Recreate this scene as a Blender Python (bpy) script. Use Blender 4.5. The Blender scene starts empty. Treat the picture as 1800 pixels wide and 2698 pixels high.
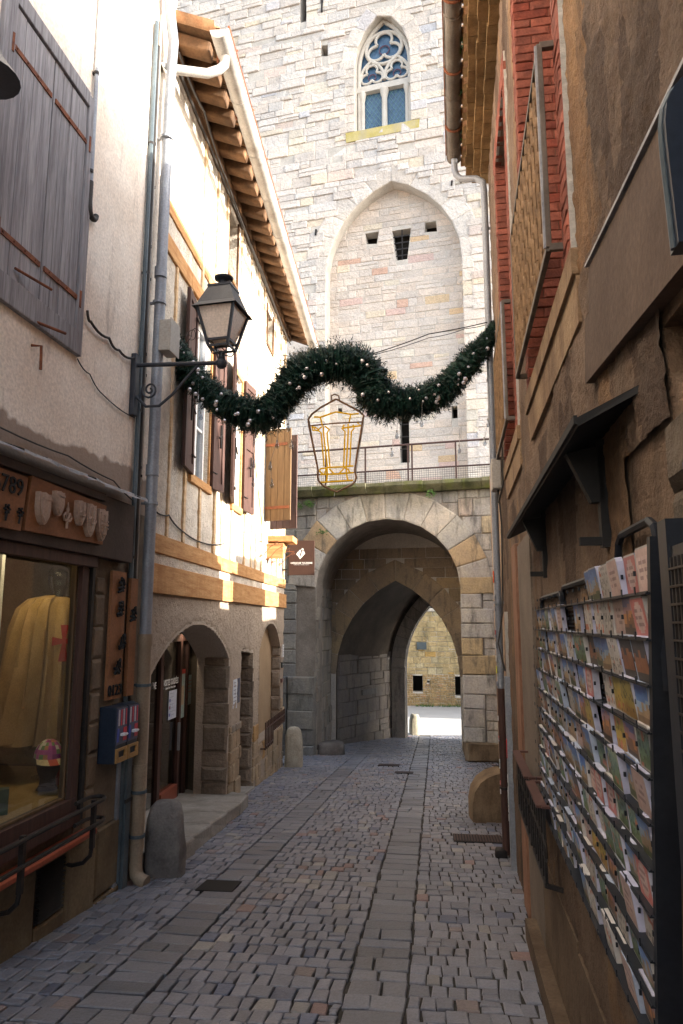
SKY = .78
import bpy, math, random
from mathutils import Vector, Matrix, noise
from mathutils.geometry import tessellate_polygon
rnd = random.Random(11)
R_ = math.radians
scene = bpy.context.scene
COL = scene.collection
# ------------------------------------------------------------------ frames
class Fr:
    """P(s, o, z): s along the facade, o outwards from it, z up."""
    def __init__(self, O, d, n): self.O, self.d, self.n = Vector(O), Vector(d), Vector(n)
    def P(self, s, o, z):
        v = self.O + self.d*s + self.n*o
        return Vector((v.x, v.y, v.z+z))
def frA(X0, k, sg):
    h = math.hypot(1, k); return Fr((X0, 0, 0), (k, 1, 0), (sg/h, -sg*k/h, 0))
def frB(Y0, k):
    h = math.hypot(1, k); return Fr((0, Y0, 0), (1, k, 0), (k/h, -1/h, 0))
W = Fr((0, 0, 0), (1, 0, 0), (0, 1, 0))
L1 = frA(-2.70, .1467, 1)       # souvenir shop, left
L2 = frA(-2.37, .085, 1)        # half-timbered house, left
RR = frA(.49, .1627, -1)        # house on the right
G = frB(16.287, -.287)          # front of the gate arch
T = frB(19.0, -.287)            # face of the tower
F = frB(22.0, -.287)            # far end of the passage
B = frB(29.8, -.10)             # barbican wall beyond
def lf(p, ang):                  # local upright frame at p, s-axis turned by ang from +X, o to its left
    a = R_(ang); return Fr(p, (math.cos(a), math.sin(a), 0), (-math.sin(a), math.cos(a), 0))
def cross(f, s):                 # frame whose s-axis runs out from the wall of f at s
    d = f.d.normalized(); return Fr(f.P(s, 0, 0), f.n, -d)
def gz(y):
    if y > 21.3: return -1.704
    if y < -6: return .48
    return -.08*y
FL, TH = 1852., math.atan(291/1852.)
def at(px, py, Y):               # world point at depth Y seen along a line of the surveyed view
    u, v = (px-900)/FL, (1349-py)/FL
    d = (u, math.cos(TH)-v*math.sin(TH), math.sin(TH)+v*math.cos(TH)); t = Y/d[1]
    return Vector((d[0]*t, Y, 1.65+d[2]*t))
# ------------------------------------------------------------------ mesh builder
class MB:
    def __init__(s, f=W): s.v, s.f, s.c, s.fr = [], [], [], f
    def face(s, pts, col=(1, 1, 1), f=None):
        f = f or s.fr; b = len(s.v)
        s.v += [f.P(*p) for p in pts]; s.f.append(tuple(range(b, b+len(pts)))); s.c.append(col)
    def raw(s, pts, faces, col=(1, 1, 1)):
        b = len(s.v); s.v += [Vector(p) for p in pts]
        for q in faces: s.f.append(tuple(b+i for i in q)); s.c.append(col)
    def hexa(s, P, col=(1, 1, 1)):          # 8 world points: bottom 4, top 4
        s.raw(P, [(0, 3, 2, 1), (4, 5, 6, 7), (0, 1, 5, 4), (1, 2, 6, 5), (2, 3, 7, 6), (3, 0, 4, 7)], col)
    def box(s, s0, s1, o0, o1, z0, z1, f=None, col=(1, 1, 1), j=0):
        f = f or s.fr
        r = lambda: rnd.uniform(-j, j) if j else 0
        s.hexa([f.P(a+r(), b+r(), c+r()) for c in (z0, z1) for a, b in ((s0, o0), (s1, o0), (s1, o1), (s0, o1))], col)
    def bar(s, p, q, w, h=None, f=None, col=(1, 1, 1), up=(0, 0, 1)):
        f = f or s.fr; p, q = f.P(*p), f.P(*q); h = h or w
        d = (q-p).normalized(); u = Vector(up)
        if abs(d.dot(u)) > .95: u = f.n.copy()
        a = d.cross(u).normalized(); b = a.cross(d)
        P = [x+a*(i*w/2)+b*(k*h/2) for x in (p, q) for i, k in ((-1, -1), (1, -1), (1, 1), (-1, 1))]
        s.hexa(P, col)
    def prism(s, pts, o0, o1, f=None, col=(1, 1, 1), holes=(), back=True):
        f = f or s.fr
        loops = [list(pts)]+[list(h) for h in holes]
        flat = [p for l in loops for p in l]
        tri = tessellate_polygon([[Vector((p[0], p[1], 0)) for p in l] for l in loops])
        for o in ((o1, o0) if back else (o1,)):
            s.raw([f.P(p[0], o, p[1]) for p in flat], [tuple(t) for t in tri], col)
        for l in loops:
            n = len(l)
            P = [f.P(p[0], o1, p[1]) for p in l]+[f.P(p[0], o0, p[1]) for p in l]
            s.raw(P, [(i, (i+1) % n, n+(i+1) % n, n+i) for i in range(n)], col)
    def tube(s, pts, r, n=8, f=None, col=(1, 1, 1), closed=False, cap=True):
        f = f or s.fr; P = [f.P(*p) for p in pts]; m = len(P)
        rs = r if isinstance(r, (list, tuple)) else [r]*m
        rings = []; a = None
        for i in range(m):
            if closed: t = P[(i+1) % m]-P[i-1]
            else: t = P[min(i+1, m-1)]-P[max(i-1, 0)]
            if t.length < 1e-9: t = Vector((0, 0, 1))
            t.normalize()
            if a is None:
                a = t.cross(Vector((0, 0, 1)))
                if a.length < .05: a = t.cross(Vector((0, 1, 0)))
            a = (a-t*a.dot(t)); a.normalize(); b = t.cross(a)
            rings.append([P[i]+(a*math.cos(x*2*math.pi/n)+b*math.sin(x*2*math.pi/n))*rs[i] for x in range(n)])
        V = [p for q in rings for p in q]; fa = []
        for i in range(m if closed else m-1):
            k = (i+1) % m
            fa += [(i*n+x, i*n+(x+1) % n, k*n+(x+1) % n, k*n+x) for x in range(n)]
        if cap and not closed: fa += [tuple(range(n))[::-1], tuple(range((m-1)*n, m*n))]
        s.raw(V, fa, col)
    def lathe(s, prof, c, n=16, f=None, col=(1, 1, 1), sq=None, rot=0):
        f = f or s.fr; V, fa = [], []
        for r, z in prof:
            for x in range(n):
                a = x*2*math.pi/n+rot; V.append(f.P(c[0]+r*math.cos(a), c[1]+r*math.sin(a)*(sq or 1), c[2]+z))
        for i in range(len(prof)-1):
            fa += [(i*n+x, i*n+(x+1) % n, (i+1)*n+(x+1) % n, (i+1)*n+x) for x in range(n)]
        fa += [tuple(range(n))[::-1], tuple(range((len(prof)-1)*n, len(prof)*n))]
        s.raw(V, fa, col)
    def ball(s, c, r, n=8, f=None, col=(1, 1, 1)):
        m = max(3, n//2); s.lathe([(max(r*math.sin(i*math.pi/m), r*.02), -r*math.cos(i*math.pi/m)) for i in range(m+1)], c, n, f, col)
    def build(s, name, mat, parent=None, label=None, cat=None, group=None, kind=None, bevel=0, smooth=False, loc=None, ang=40):
        me = bpy.data.meshes.new(name)
        if parent is not None:
            root = parent
            while root.parent: root = root.parent
            O = root.location.copy()
        else:
            if loc is not None: O = Vector(loc)
            else:
                xs, ys, zs = zip(*[(v.x, v.y, v.z) for v in s.v])
                O = Vector(((min(xs)+max(xs))/2, (min(ys)+max(ys))/2, min(zs)))
        me.from_pydata([v-O for v in s.v], [], s.f)
        ca = me.color_attributes.new('Col', 'FLOAT_COLOR', 'CORNER')
        buf = []
        for fa, c in zip(s.f, s.c): buf += [c[0], c[1], c[2], 1.0]*len(fa)
        ca.data.foreach_set('color', buf)
        if smooth:
            me.polygons.foreach_set('use_smooth', [True]*len(me.polygons)); me.set_sharp_from_angle(angle=R_(ang))
        me.materials.append(mat)
        o = bpy.data.objects.new(name, me); COL.objects.link(o)
        if parent is not None: o.parent = parent
        else: o.location = O
        if bevel:
            m = o.modifiers.new('bevel', 'BEVEL'); m.width = bevel; m.segments = 2; m.limit_method = 'ANGLE'; m.angle_limit = R_(40)
        return tag(o, label, cat, group, kind)
def tag(o, label=None, cat=None, group=None, kind=None):
    if label: o['label'] = label
    if cat: o['category'] = cat
    if group: o['group'] = group
    if kind: o['kind'] = kind
    return o
def thing(name, label, cat, loc, group=None):
    o = bpy.data.objects.new(name, None); COL.objects.link(o); o.location = loc; o.empty_display_size = .1
    return tag(o, label, cat, group)
def text(body, size, f, s, o, z, mat, parent, name='lettering', ext=.001, align='CENTER', sx=1, flip=False, vert=False, bold=0):
    cu = bpy.data.curves.new('txt', 'FONT'); cu.body = body; cu.size = size; cu.extrude = ext; cu.offset = bold
    cu.align_x = align; cu.resolution_u = 2
    tmp = bpy.data.objects.new('txt', cu); me = bpy.data.meshes.new_from_object(tmp)
    bpy.data.objects.remove(tmp); bpy.data.curves.remove(cu)
    mb = MB(f); sg = -1 if flip else 1
    V = []
    for v in me.vertices:
        x, y = v.co.x*sx, v.co.y
        if vert: x, y = -y, x
        V.append(f.P(s+sg*x, o+v.co.z, z+y))
    mb.raw(V, [tuple(p.vertices) for p in me.polygons])
    bpy.data.meshes.remove(me)
    return mb.build(name, mat, parent)
# ------------------------------------------------------------------ materials
def _n(nt, t, **k):
    n = nt.nodes.new(t)
    for a, b in k.items(): setattr(n, a, b)
    return n
def material(name, c1, c2=None, rough=.85, scale=3, fine=60, bump=.3, bdist=.01, usecol=False, metal=0, stain=None, stain_amt=.5,
             stain_sc=(1.2, 1.2, .35), stain_th=.5, ramp=(.35, .65), spec=.3, extra=None, z=None, coat=0, bsc=None, det=6, emis=None, emis_s=0, wood=None, crack=0):
    m = bpy.data.materials.new(name); m.use_nodes = True; nt = m.node_tree; L = nt.links.new
    bs = nt.nodes['Principled BSDF']; geo = _n(nt, 'ShaderNodeNewGeometry'); pos = geo.outputs['Position']
    c2 = c2 or c1
    mp = _n(nt, 'ShaderNodeMapping'); L(pos, mp.inputs['Vector'])
    if wood: mp.inputs['Scale'].default_value = wood
    n1 = _n(nt, 'ShaderNodeTexNoise'); n1.inputs['Scale'].default_value = scale; n1.inputs['Detail'].default_value = det; n1.inputs['Roughness'].default_value = .62
    L(mp.outputs[0], n1.inputs['Vector'])
    r1 = _n(nt, 'ShaderNodeValToRGB'); r1.color_ramp.elements[0].position, r1.color_ramp.elements[1].position = ramp
    r1.color_ramp.elements[0].color = (*c1, 1); r1.color_ramp.elements[1].color = (*c2, 1)
    L(n1.outputs['Fac'], r1.inputs['Fac']); col = r1.outputs['Color']
    def mix(fac, a, b, mode='MIX'):
        x = _n(nt, 'ShaderNodeMix', data_type='RGBA', blend_type=mode); x.clamp_result = False
        for i, val in ((0, fac), (6, a), (7, b)):
            if isinstance(val, (int, float)): x.inputs[i].default_value = val
            elif isinstance(val, tuple): x.inputs[i].default_value = (*val, 1)
            else: L(val, x.inputs[i])
        return x.outputs[2]
    if usecol:
        vc = _n(nt, 'ShaderNodeVertexColor'); vc.layer_name = 'Col'; col = mix(1.0, col, vc.outputs['Color'], 'MULTIPLY')
    # fine speckle
    n2 = _n(nt, 'ShaderNodeTexNoise'); n2.inputs['Scale'].default_value = fine; n2.inputs['Detail'].default_value = 4
    L(mp.outputs[0] if wood else pos, n2.inputs['Vector'])
    mr = _n(nt, 'ShaderNodeMapRange'); mr.inputs['From Min'].default_value = .3; mr.inputs['From Max'].default_value = .7
    mr.inputs['To Min'].default_value = .78; mr.inputs['To Max'].default_value = 1.15; L(n2.outputs['Fac'], mr.inputs['Value'])
    cc = _n(nt, 'ShaderNodeCombineColor'); [L(mr.outputs[0], cc.inputs[i]) for i in range(3)]
    col = mix(.75, col, mix(1.0, col, cc.outputs[0], 'MULTIPLY'))
    if stain:
        ms = _n(nt, 'ShaderNodeMapping'); ms.inputs['Scale'].default_value = stain_sc; L(pos, ms.inputs['Vector'])
        ns = _n(nt, 'ShaderNodeTexNoise'); ns.inputs['Scale'].default_value = 2.2; ns.inputs['Detail'].default_value = 7; ns.inputs['Roughness'].default_value = .7
        L(ms.outputs[0], ns.inputs['Vector'])
        rs = _n(nt, 'ShaderNodeMapRange'); rs.inputs['From Min'].default_value = stain_th; rs.inputs['From Max'].default_value = stain_th+.16
        rs.inputs['To Max'].default_value = stain_amt; L(ns.outputs['Fac'], rs.inputs['Value'])
        col = mix(rs.outputs[0], col, stain)
    if z:                                   # (list of (z, softness, colour, amount, above?)): patches bounded by a height with a ragged edge
        sx = _n(nt, 'ShaderNodeSeparateXYZ'); L(pos, sx.inputs[0])
        nz = _n(nt, 'ShaderNodeTexNoise'); nz.inputs['Scale'].default_value = 2.3; nz.inputs['Detail'].default_value = 6; L(pos, nz.inputs['Vector'])
        for (zz, rag, soft, c, amt, above) in z:
            ma = _n(nt, 'ShaderNodeMath', operation='MULTIPLY_ADD'); L(nz.outputs['Fac'], ma.inputs[0]); ma.inputs[1].default_value = rag; L(sx.outputs['Z'], ma.inputs[2])
            rz = _n(nt, 'ShaderNodeMapRange'); rz.inputs['From Min'].default_value = zz+rag*.5-soft; rz.inputs['From Max'].default_value = zz+rag*.5+soft
            rz.inputs['To Min'].default_value = 0 if above else amt; rz.inputs['To Max'].default_value = amt if above else 0
            L(ma.outputs[0], rz.inputs['Value']); col = mix(rz.outputs[0], col, mix(1.0, (1, 1, 1), c, 'MULTIPLY') if False else c)
    bh = None
    if bump:
        nb = _n(nt, 'ShaderNodeTexNoise'); nb.inputs['Scale'].default_value = bsc or fine*.5; nb.inputs['Detail'].default_value = 8; nb.inputs['Roughness'].default_value = .65
        L(mp.outputs[0] if wood else pos, nb.inputs['Vector'])
        bp = _n(nt, 'ShaderNodeBump'); bp.inputs['Strength'].default_value = bump; bp.inputs['Distance'].default_value = bdist
        L(nb.outputs['Fac'], bp.inputs['Height']); L(bp.outputs[0], bs.inputs['Normal'])
    L(col, bs.inputs['Base Color'])
    bs.inputs['Roughness'].default_value = rough; bs.inputs['Metallic'].default_value = metal
    bs.inputs['Specular IOR Level'].default_value = spec; bs.inputs['Coat Weight'].default_value = coat
    if emis: bs.inputs['Emission Color'].default_value = (*emis, 1); bs.inputs['Emission Strength'].default_value = emis_s
    return m
def glassmat(name, tint=(.9, .95, 1), ior=1.45, alpha=.9, rough=.02, refl=.4):
    m = bpy.data.materials.new(name); m.use_nodes = True; nt = m.node_tree; nt.nodes.clear(); L = nt.links.new
    o = _n(nt, 'ShaderNodeOutputMaterial'); mx = _n(nt, 'ShaderNodeMixShader'); tr = _n(nt, 'ShaderNodeBsdfTransparent'); gl = _n(nt, 'ShaderNodeBsdfGlossy')
    fr = _n(nt, 'ShaderNodeFresnel'); fr.inputs['IOR'].default_value = ior
    nz = _n(nt, 'ShaderNodeTexNoise'); nz.inputs['Scale'].default_value = 1.5
    bp = _n(nt, 'ShaderNodeBump'); bp.inputs['Strength'].default_value = .05; bp.inputs['Distance'].default_value = .02
    L(nz.outputs[0], bp.inputs['Height']); L(bp.outputs[0], gl.inputs['Normal'])
    tr.inputs[0].default_value = (*[a*alpha for a in tint], 1); gl.inputs['Roughness'].default_value = rough
    fm = _n(nt, 'ShaderNodeMath', operation='MULTIPLY'); fm.inputs[1].default_value = refl; L(fr.outputs[0], fm.inputs[0]); L(fm.outputs[0], mx.inputs[0]); L(tr.outputs[0], mx.inputs[1]); L(gl.outputs[0], mx.inputs[2]); L(mx.outputs[0], o.inputs[0])
    return m
M = {}
M['tower'] = material('tower_stone', (.98, .97, .98), (1.18, 1.14, 1.10), scale=1.3, fine=28, bump=1, bdist=.07, bsc=7, usecol=True, stain=(.17, .16, .15), stain_amt=.62, stain_th=.585, stain_sc=(1.6, 1.6, 1.3))
M['mortar'] = material('lime_mortar', (.46, .43, .39), (.58, .55, .50), fine=40, bump=.8, bdist=.02, bsc=14)
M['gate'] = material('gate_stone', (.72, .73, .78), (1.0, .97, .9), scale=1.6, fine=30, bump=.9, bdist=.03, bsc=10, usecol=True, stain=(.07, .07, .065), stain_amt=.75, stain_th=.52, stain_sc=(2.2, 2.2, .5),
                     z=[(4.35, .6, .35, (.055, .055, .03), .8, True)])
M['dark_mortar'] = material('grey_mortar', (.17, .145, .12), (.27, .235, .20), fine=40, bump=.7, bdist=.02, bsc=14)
M['ledge'] = material('mossy_ledge', (.045, .05, .02), (.16, .15, .09), scale=2.2, fine=40, bump=.8, bdist=.02, bsc=14, stain=(.10, .12, .02), stain_amt=.8, stain_th=.5)
M['sill'] = material('lichen_sill', (.42, .35, .10), (.52, .45, .22), fine=50, bump=.5, bdist=.01, stain=(.40, .36, .28), stain_amt=.7)
M['tracery'] = material('carved_limestone', (.52, .49, .44), (.62, .59, .54), fine=60, bump=.4, bdist=.008)
M['barb'] = material('barbican_stone', (.70, .66, .55), (1.0, .92, .74), fine=30, bump=.9, bdist=.03, bsc=10, usecol=True, stain=(.12, .11, .06), stain_amt=.6, stain_th=.5)
M['vault'] = material('shade_painted_vault', (.05, .04, .032), (.10, .08, .062), scale=1.5, fine=40, bump=.7, bdist=.02, bsc=14)  # near-black: the gloom of the passage is painted into the stone
M['pink'] = material('pink_lime_plaster', (.78, .67, .56), (.90, .82, .72), scale=1.6, fine=45, bump=.7, bdist=.012, bsc=22, stain=(.20, .14, .11), stain_amt=.55, stain_th=.56, stain_sc=(3, 3, .5),
                     z=[(2.93, .42, .015, (.27, .20, .155), .85, False)])
M['dimplaster'] = material('shop_pier_stone', (.09, .07, .05), (.17, .13, .09), scale=2, fine=45, bump=.6, bdist=.01, usecol=True)
M['plinth'] = material('plinth_stone', (.12, .085, .05), (.21, .155, .09), scale=2, fine=45, bump=.6, bdist=.012, bsc=20, usecol=True, stain=(.08, .06, .04), stain_amt=.6)
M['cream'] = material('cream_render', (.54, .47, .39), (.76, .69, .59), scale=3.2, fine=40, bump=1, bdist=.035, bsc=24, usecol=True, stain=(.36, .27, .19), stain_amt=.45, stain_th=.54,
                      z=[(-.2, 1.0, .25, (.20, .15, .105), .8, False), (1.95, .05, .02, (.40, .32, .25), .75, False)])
M['beam'] = material('ochre_painted_timber', (.40, .19, .07), (.56, .32, .14), scale=2.5, fine=16, bump=.5, bdist=.006, wood=(1, 1, 9), stain=(.30, .13, .04), stain_amt=.6)
M['stud'] = material('glare_pale_ochre_studs', (.52, .33, .17), (.70, .52, .33), scale=2.5, fine=16, bump=.5, bdist=.006, wood=(1, 1, 9), stain=(.66, .55, .42), stain_amt=.8, stain_th=.45)  # paler than the beams, painting the glare of the sun into the timber
M['rafter'] = material('old_rafter_timber', (.06, .032, .016), (.19, .10, .048), scale=3, fine=30, bump=.7, bdist=.01, stain=(.07, .035, .015), stain_amt=.8)
M['jamb'] = material('rough_brown_jamb', (.72, .68, .62), (1, .95, .85), fine=30, bump=1, bdist=.035, bsc=12, usecol=True)
M['crepi'] = material('brown_roughcast', (.17, .105, .066), (.29, .20, .135), scale=3.2, fine=60, bump=1, bdist=.03, bsc=55, usecol=True, stain=(.11, .075, .05), stain_amt=.6, stain_th=.5, stain_sc=(2.5, 2.5, .4))
M['crepi2'] = material('ochre_smooth_render', (.24, .15, .085), (.35, .24, .14), scale=3, fine=50, bump=.8, bdist=.02, bsc=20, stain=(.10, .06, .04), stain_amt=.6)
M['brick'] = material('red_brick_reveal', (.42, .42, .46), (.75, .74, .74), scale=9, fine=70, bump=.7, bdist=.01, usecol=True)
M['tile'] = material('terracotta_tile', (.30, .15, .075), (.46, .27, .15), scale=6, fine=60, bump=.6, bdist=.01, usecol=True, stain=(.15, .12, .08), stain_amt=.6)
M['genoise'] = material('eaves_tile', (.20, .12, .05), (.32, .20, .09), scale=6, fine=60, bump=.6, bdist=.01, usecol=True)
M['shutter'] = material('weathered_blue_grey_timber', (.21, .20, .215), (.38, .37, .385), scale=5, fine=24, bump=.8, bdist=.006, wood=(6, 6, .35), usecol=True, stain=(.09, .075, .07), stain_amt=.7, stain_sc=(9, 9, .6), stain_th=.55)
M['brownwood'] = material('dark_brown_painted_timber', (.055, .028, .022), (.09, .045, .035), scale=4, fine=30, bump=.3, bdist=.004, rough=.6, wood=(5, 5, .5))
M['board'] = material('honey_plank', (.12, .075, .04), (.18, .115, .06), scale=4, fine=20, bump=.4, bdist=.004, wood=(6, 6, .4), stain=(.13, .07, .04), stain_amt=.4)
M['rust'] = material('rusty_iron', (.13, .045, .025), (.26, .09, .04), scale=12, fine=80, bump=.6, bdist=.004, rough=.8)
M['iron'] = material('black_iron', (.018, .016, .016), (.035, .03, .028), scale=8, fine=90, bump=.3, bdist=.002, rough=.5, metal=.3)
M['lampiron'] = material('grey_painted_iron', (.028, .032, .042), (.045, .05, .062), scale=8, fine=90, bump=.2, bdist=.002, rough=.45)
M['railiron'] = material('ornate_balcony_iron', (.13, .07, .03), (.30, .18, .09), scale=14, fine=90, bump=.4, bdist=.003, rough=.7)
M['zinc'] = material('zinc_pipe', (.24, .25, .28), (.33, .35, .38), scale=3, fine=60, bump=.15, bdist=.003, rough=.5, metal=.25, stain=(.16, .17, .2), stain_amt=.5)
M['gutter'] = material('weathered_zinc_gutter', (.36, .34, .32), (.48, .46, .43), scale=3, fine=60, bump=.15, bdist=.003, rough=.6, metal=.15, stain=(.2, .17, .14), stain_amt=.6)
M['gutdark'] = material('brown_grey_gutter', (.10, .08, .065), (.19, .16, .13), scale=3, fine=60, bump=.15, bdist=.003, rough=.6, stain=(.07, .05, .03), stain_amt=.6)
M['castiron'] = material('beige_painted_pipe', (.24, .18, .125), (.33, .255, .18), scale=3, fine=60, bump=.15, bdist=.002, rough=.55, stain=(.2, .14, .09), stain_amt=.5)
M['duct'] = material('blue_grey_duct', (.055, .075, .09), (.10, .125, .14), scale=3, fine=60, bump=.2, bdist=.002, rough=.5)
M['cable'] = material('black_cable', (.03, .026, .024), (.05, .044, .04), rough=.6, bump=0)
M['wirewhite'] = material('pale_wire', (.35, .33, .30), rough=.5, bump=0)
M['boxgrey'] = material('grey_plastic_box', (.36, .33, .29), (.44, .40, .35), rough=.6, bump=.1)
M['setts'] = material('street_setts', (.76, .86, 1.02), (1.13, 1.19, 1.28), scale=1.1, fine=70, bump=.8, bdist=.010, bsc=38, usecol=True, rough=.45, spec=.75, stain=(.06, .055, .055), stain_amt=.35, stain_sc=(1, 1, 1))
M['joint'] = material('joint_dirt_passage_dark', (.022, .020, .018), (.055, .05, .044), scale=6, fine=60, bump=.6, bdist=.01)
M['ground'] = material('earth_ground', (.16, .14, .12), (.24, .22, .19), scale=.7, fine=30, bump=.5, bdist=.02)
M['asphalt'] = material('pale_tarmac', (.36, .355, .35), (.44, .435, .43), scale=.6, fine=60, bump=.5, bdist=.01)
M['stone'] = material('worn_guard_stone', (.10, .092, .088), (.22, .20, .185), scale=3.5, fine=50, bump=.9, bdist=.02, bsc=16, stain=(.07, .06, .05), stain_amt=.7)
M['stonepale'] = material('pale_guard_stone', (.30, .26, .20), (.42, .38, .30), scale=4, fine=50, bump=.8, bdist=.015, bsc=18, stain=(.12, .12, .07), stain_amt=.6)
M['stoneb'] = material('brown_guard_stone', (.13, .09, .055), (.22, .16, .10), scale=4, fine=50, bump=.6, bdist=.01, bsc=18, stain=(.05, .035, .02), stain_amt=.7)
M['glass'] = glassmat('window_glass')
M['shopglass'] = glassmat('shop_window_glass', refl=.16)
M['glassd'] = glassmat('door_glass', alpha=.7, tint=(.8, .85, .85), refl=.5)
M['lead'] = material('leaded_blue_glass', (.035, .085, .17), (.08, .17, .28), scale=9, fine=40, bump=.3, bdist=.004, rough=.25, spec=.6, usecol=True)
M['leadbar'] = material('lead_came', (.16, .30, .34), rough=.5, bump=0)
M['purple'] = material('iron_ring_bar', (.11, .06, .10), rough=.6, bump=0)
M['lampglass'] = material('frosted_lamp_glass', (.74, .62, .52), (.84, .72, .62), scale=4, rough=.35, bump=.05)
M['black'] = material('matt_black', (.012, .012, .013), rough=.7, bump=.1)
M['navy'] = material('navy_enamel', (.012, .02, .035), (.02, .03, .05), rough=.35, bump=.05)
M['rackmat'] = material('black_rack_metal', (.010, .013, .02), (.02, .024, .032), rough=.45, bump=.05)
M['white'] = material('white_paint', (.75, .75, .74), rough=.5, bump=0)
M['curtain'] = material('white_window_frame', (.62, .62, .62), (.72, .72, .72), rough=.6, bump=.1)
M['paper'] = material('printed_card', (1, 1, 1), rough=.45, bump=0, usecol=True, fine=25)
M['signbrown'] = material('brown_sign_enamel', (.05, .024, .018), (.06, .03, .022), rough=.5, bump=0)
M['dark'] = material('dark_interior', (.02, .017, .014), (.035, .03, .025), bump=0)
M['shopwall'] = material('shop_interior', (.16, .12, .06), (.26, .20, .10), scale=1.2, bump=.2)
M['tunic'] = material('cream_wool', (.36, .22, .075), (.48, .31, .12), scale=3, fine=90, bump=.4, bdist=.004)
M['red'] = material('red_cloth', (.30, .015, .015), (.38, .03, .02), bump=.2, bdist=.003)
M['redtile'] = material('red_tile_sill', (.32, .07, .035), (.42, .10, .05), scale=3, rough=.5, bump=.2, bdist=.003)
M['terra'] = material('terracotta_panel', (.20, .085, .035), (.29, .13, .06), scale=4, rough=.7, bump=.3, bdist=.004)
M['plasterpink'] = material('pinkish_plaster_shield', (.36, .25, .19), (.46, .34, .27), scale=5, rough=.6, bump=.2)
M['fascia'] = material('dark_shop_fascia', (.045, .03, .024), (.075, .05, .04), scale=3, rough=.7, bump=.3)
M['flash'] = material('zinc_flashing', (.26, .26, .28), (.40, .40, .42), scale=6, rough=.5, metal=.3, bump=.3, stain=(.12, .11, .1), stain_amt=.6)
M['leaf'] = material('small_leaf', (.035, .09, .015), (.08, .16, .03), rough=.6, bump=0)
M['needle'] = material('fir_needles', (.004, .018, .012), (.010, .042, .028), scale=10, rough=.55, bump=0, usecol=True)
M['bauble'] = material('pearly_bauble', (.62, .55, .53), (.8, .78, .8), scale=30, rough=.12, bump=0, spec=.9, metal=.45)
M['bulb'] = glassmat('clear_bulb', alpha=.8, ior=1.6)
M['ropebrown'] = material('brown_light_rope', (.18, .09, .045), (.30, .17, .09), scale=20, rough=.5, bump=.3)
M['ropeyel'] = material('amber_light_rope', (.50, .24, .0), (.62, .32, .0), scale=20, rough=.4, bump=.1, emis=(.9, .5, .0), emis_s=.3)
M['mesh'] = material('galvanised_wire', (.10, .11, .10), rough=.6, bump=0)
M['darkiron'] = material('rail_brown_iron', (.05, .03, .03), (.08, .05, .045), rough=.6, bump=.1)
M['colour'] = material('painted_metal', (1, 1, 1), usecol=True, rough=.4, bump=.05)
M['sidewalk'] = material('worn_stone_step', (.26, .235, .20), (.36, .33, .29), scale=2, fine=50, bump=.6, bdist=.01, bsc=20, stain=(.14, .12, .10), stain_amt=.6)
# ------------------------------------------------------------------ masonry
def palette(base, var=.12, alts=()):
    if alts and rnd.random() < .13: base = rnd.choice(alts)
    k = 1+rnd.uniform(-var, var); w = rnd.uniform(-.03, .03)
    return (base[0]*(k+w), base[1]*k, base[2]*(k-w))
def inside(p, poly):
    x, y = p; c = False; n = len(poly)
    for i in range(n):
        x1, y1 = poly[i]; x2, y2 = poly[i-1]
        if (y1 > y) != (y2 > y) and x < (x2-x1)*(y-y1)/(y2-y1)+x1: c = not c
    return c
def stone(mb, f, a, b, z0, z1, o, base, bev=.014, j=.008, var=.12, alts=(), shape=None):
    col = palette(base, var, alts); J = lambda: rnd.uniform(-j, j)
    Q = [(a+J(), z0+J()), (b+J(), z0+J()), (b+J(), z1+J()), (a+J(), z1+J())]
    if shape: Q = [(x+J(), y+J()) for x, y in shape]
    cx = sum(q[0] for q in Q)/4; cz = sum(q[1] for q in Q)/4
    e = min(.3, bev*2/max(.05, min(abs(b-a), abs(z1-z0))) if not shape else .1)
    I = [(cx+(q[0]-cx)*(1-e), cz+(q[1]-cz)*(1-e)) for q in Q]
    P = [f.P(q[0], -.03, q[1]) for q in Q]+[f.P(q[0], max(.0, o-bev*.8), q[1]) for q in Q]+[f.P(q[0], o+rnd.uniform(-.004, .004), q[1]) for q in I]
    mb.raw(P, [(0, 1, 5, 4), (1, 2, 6, 5), (2, 3, 7, 6), (3, 0, 4, 7), (4, 5, 9, 8), (5, 6, 10, 9), (6, 7, 11, 10), (7, 4, 8, 11), (8, 9, 10, 11)], col)
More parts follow.
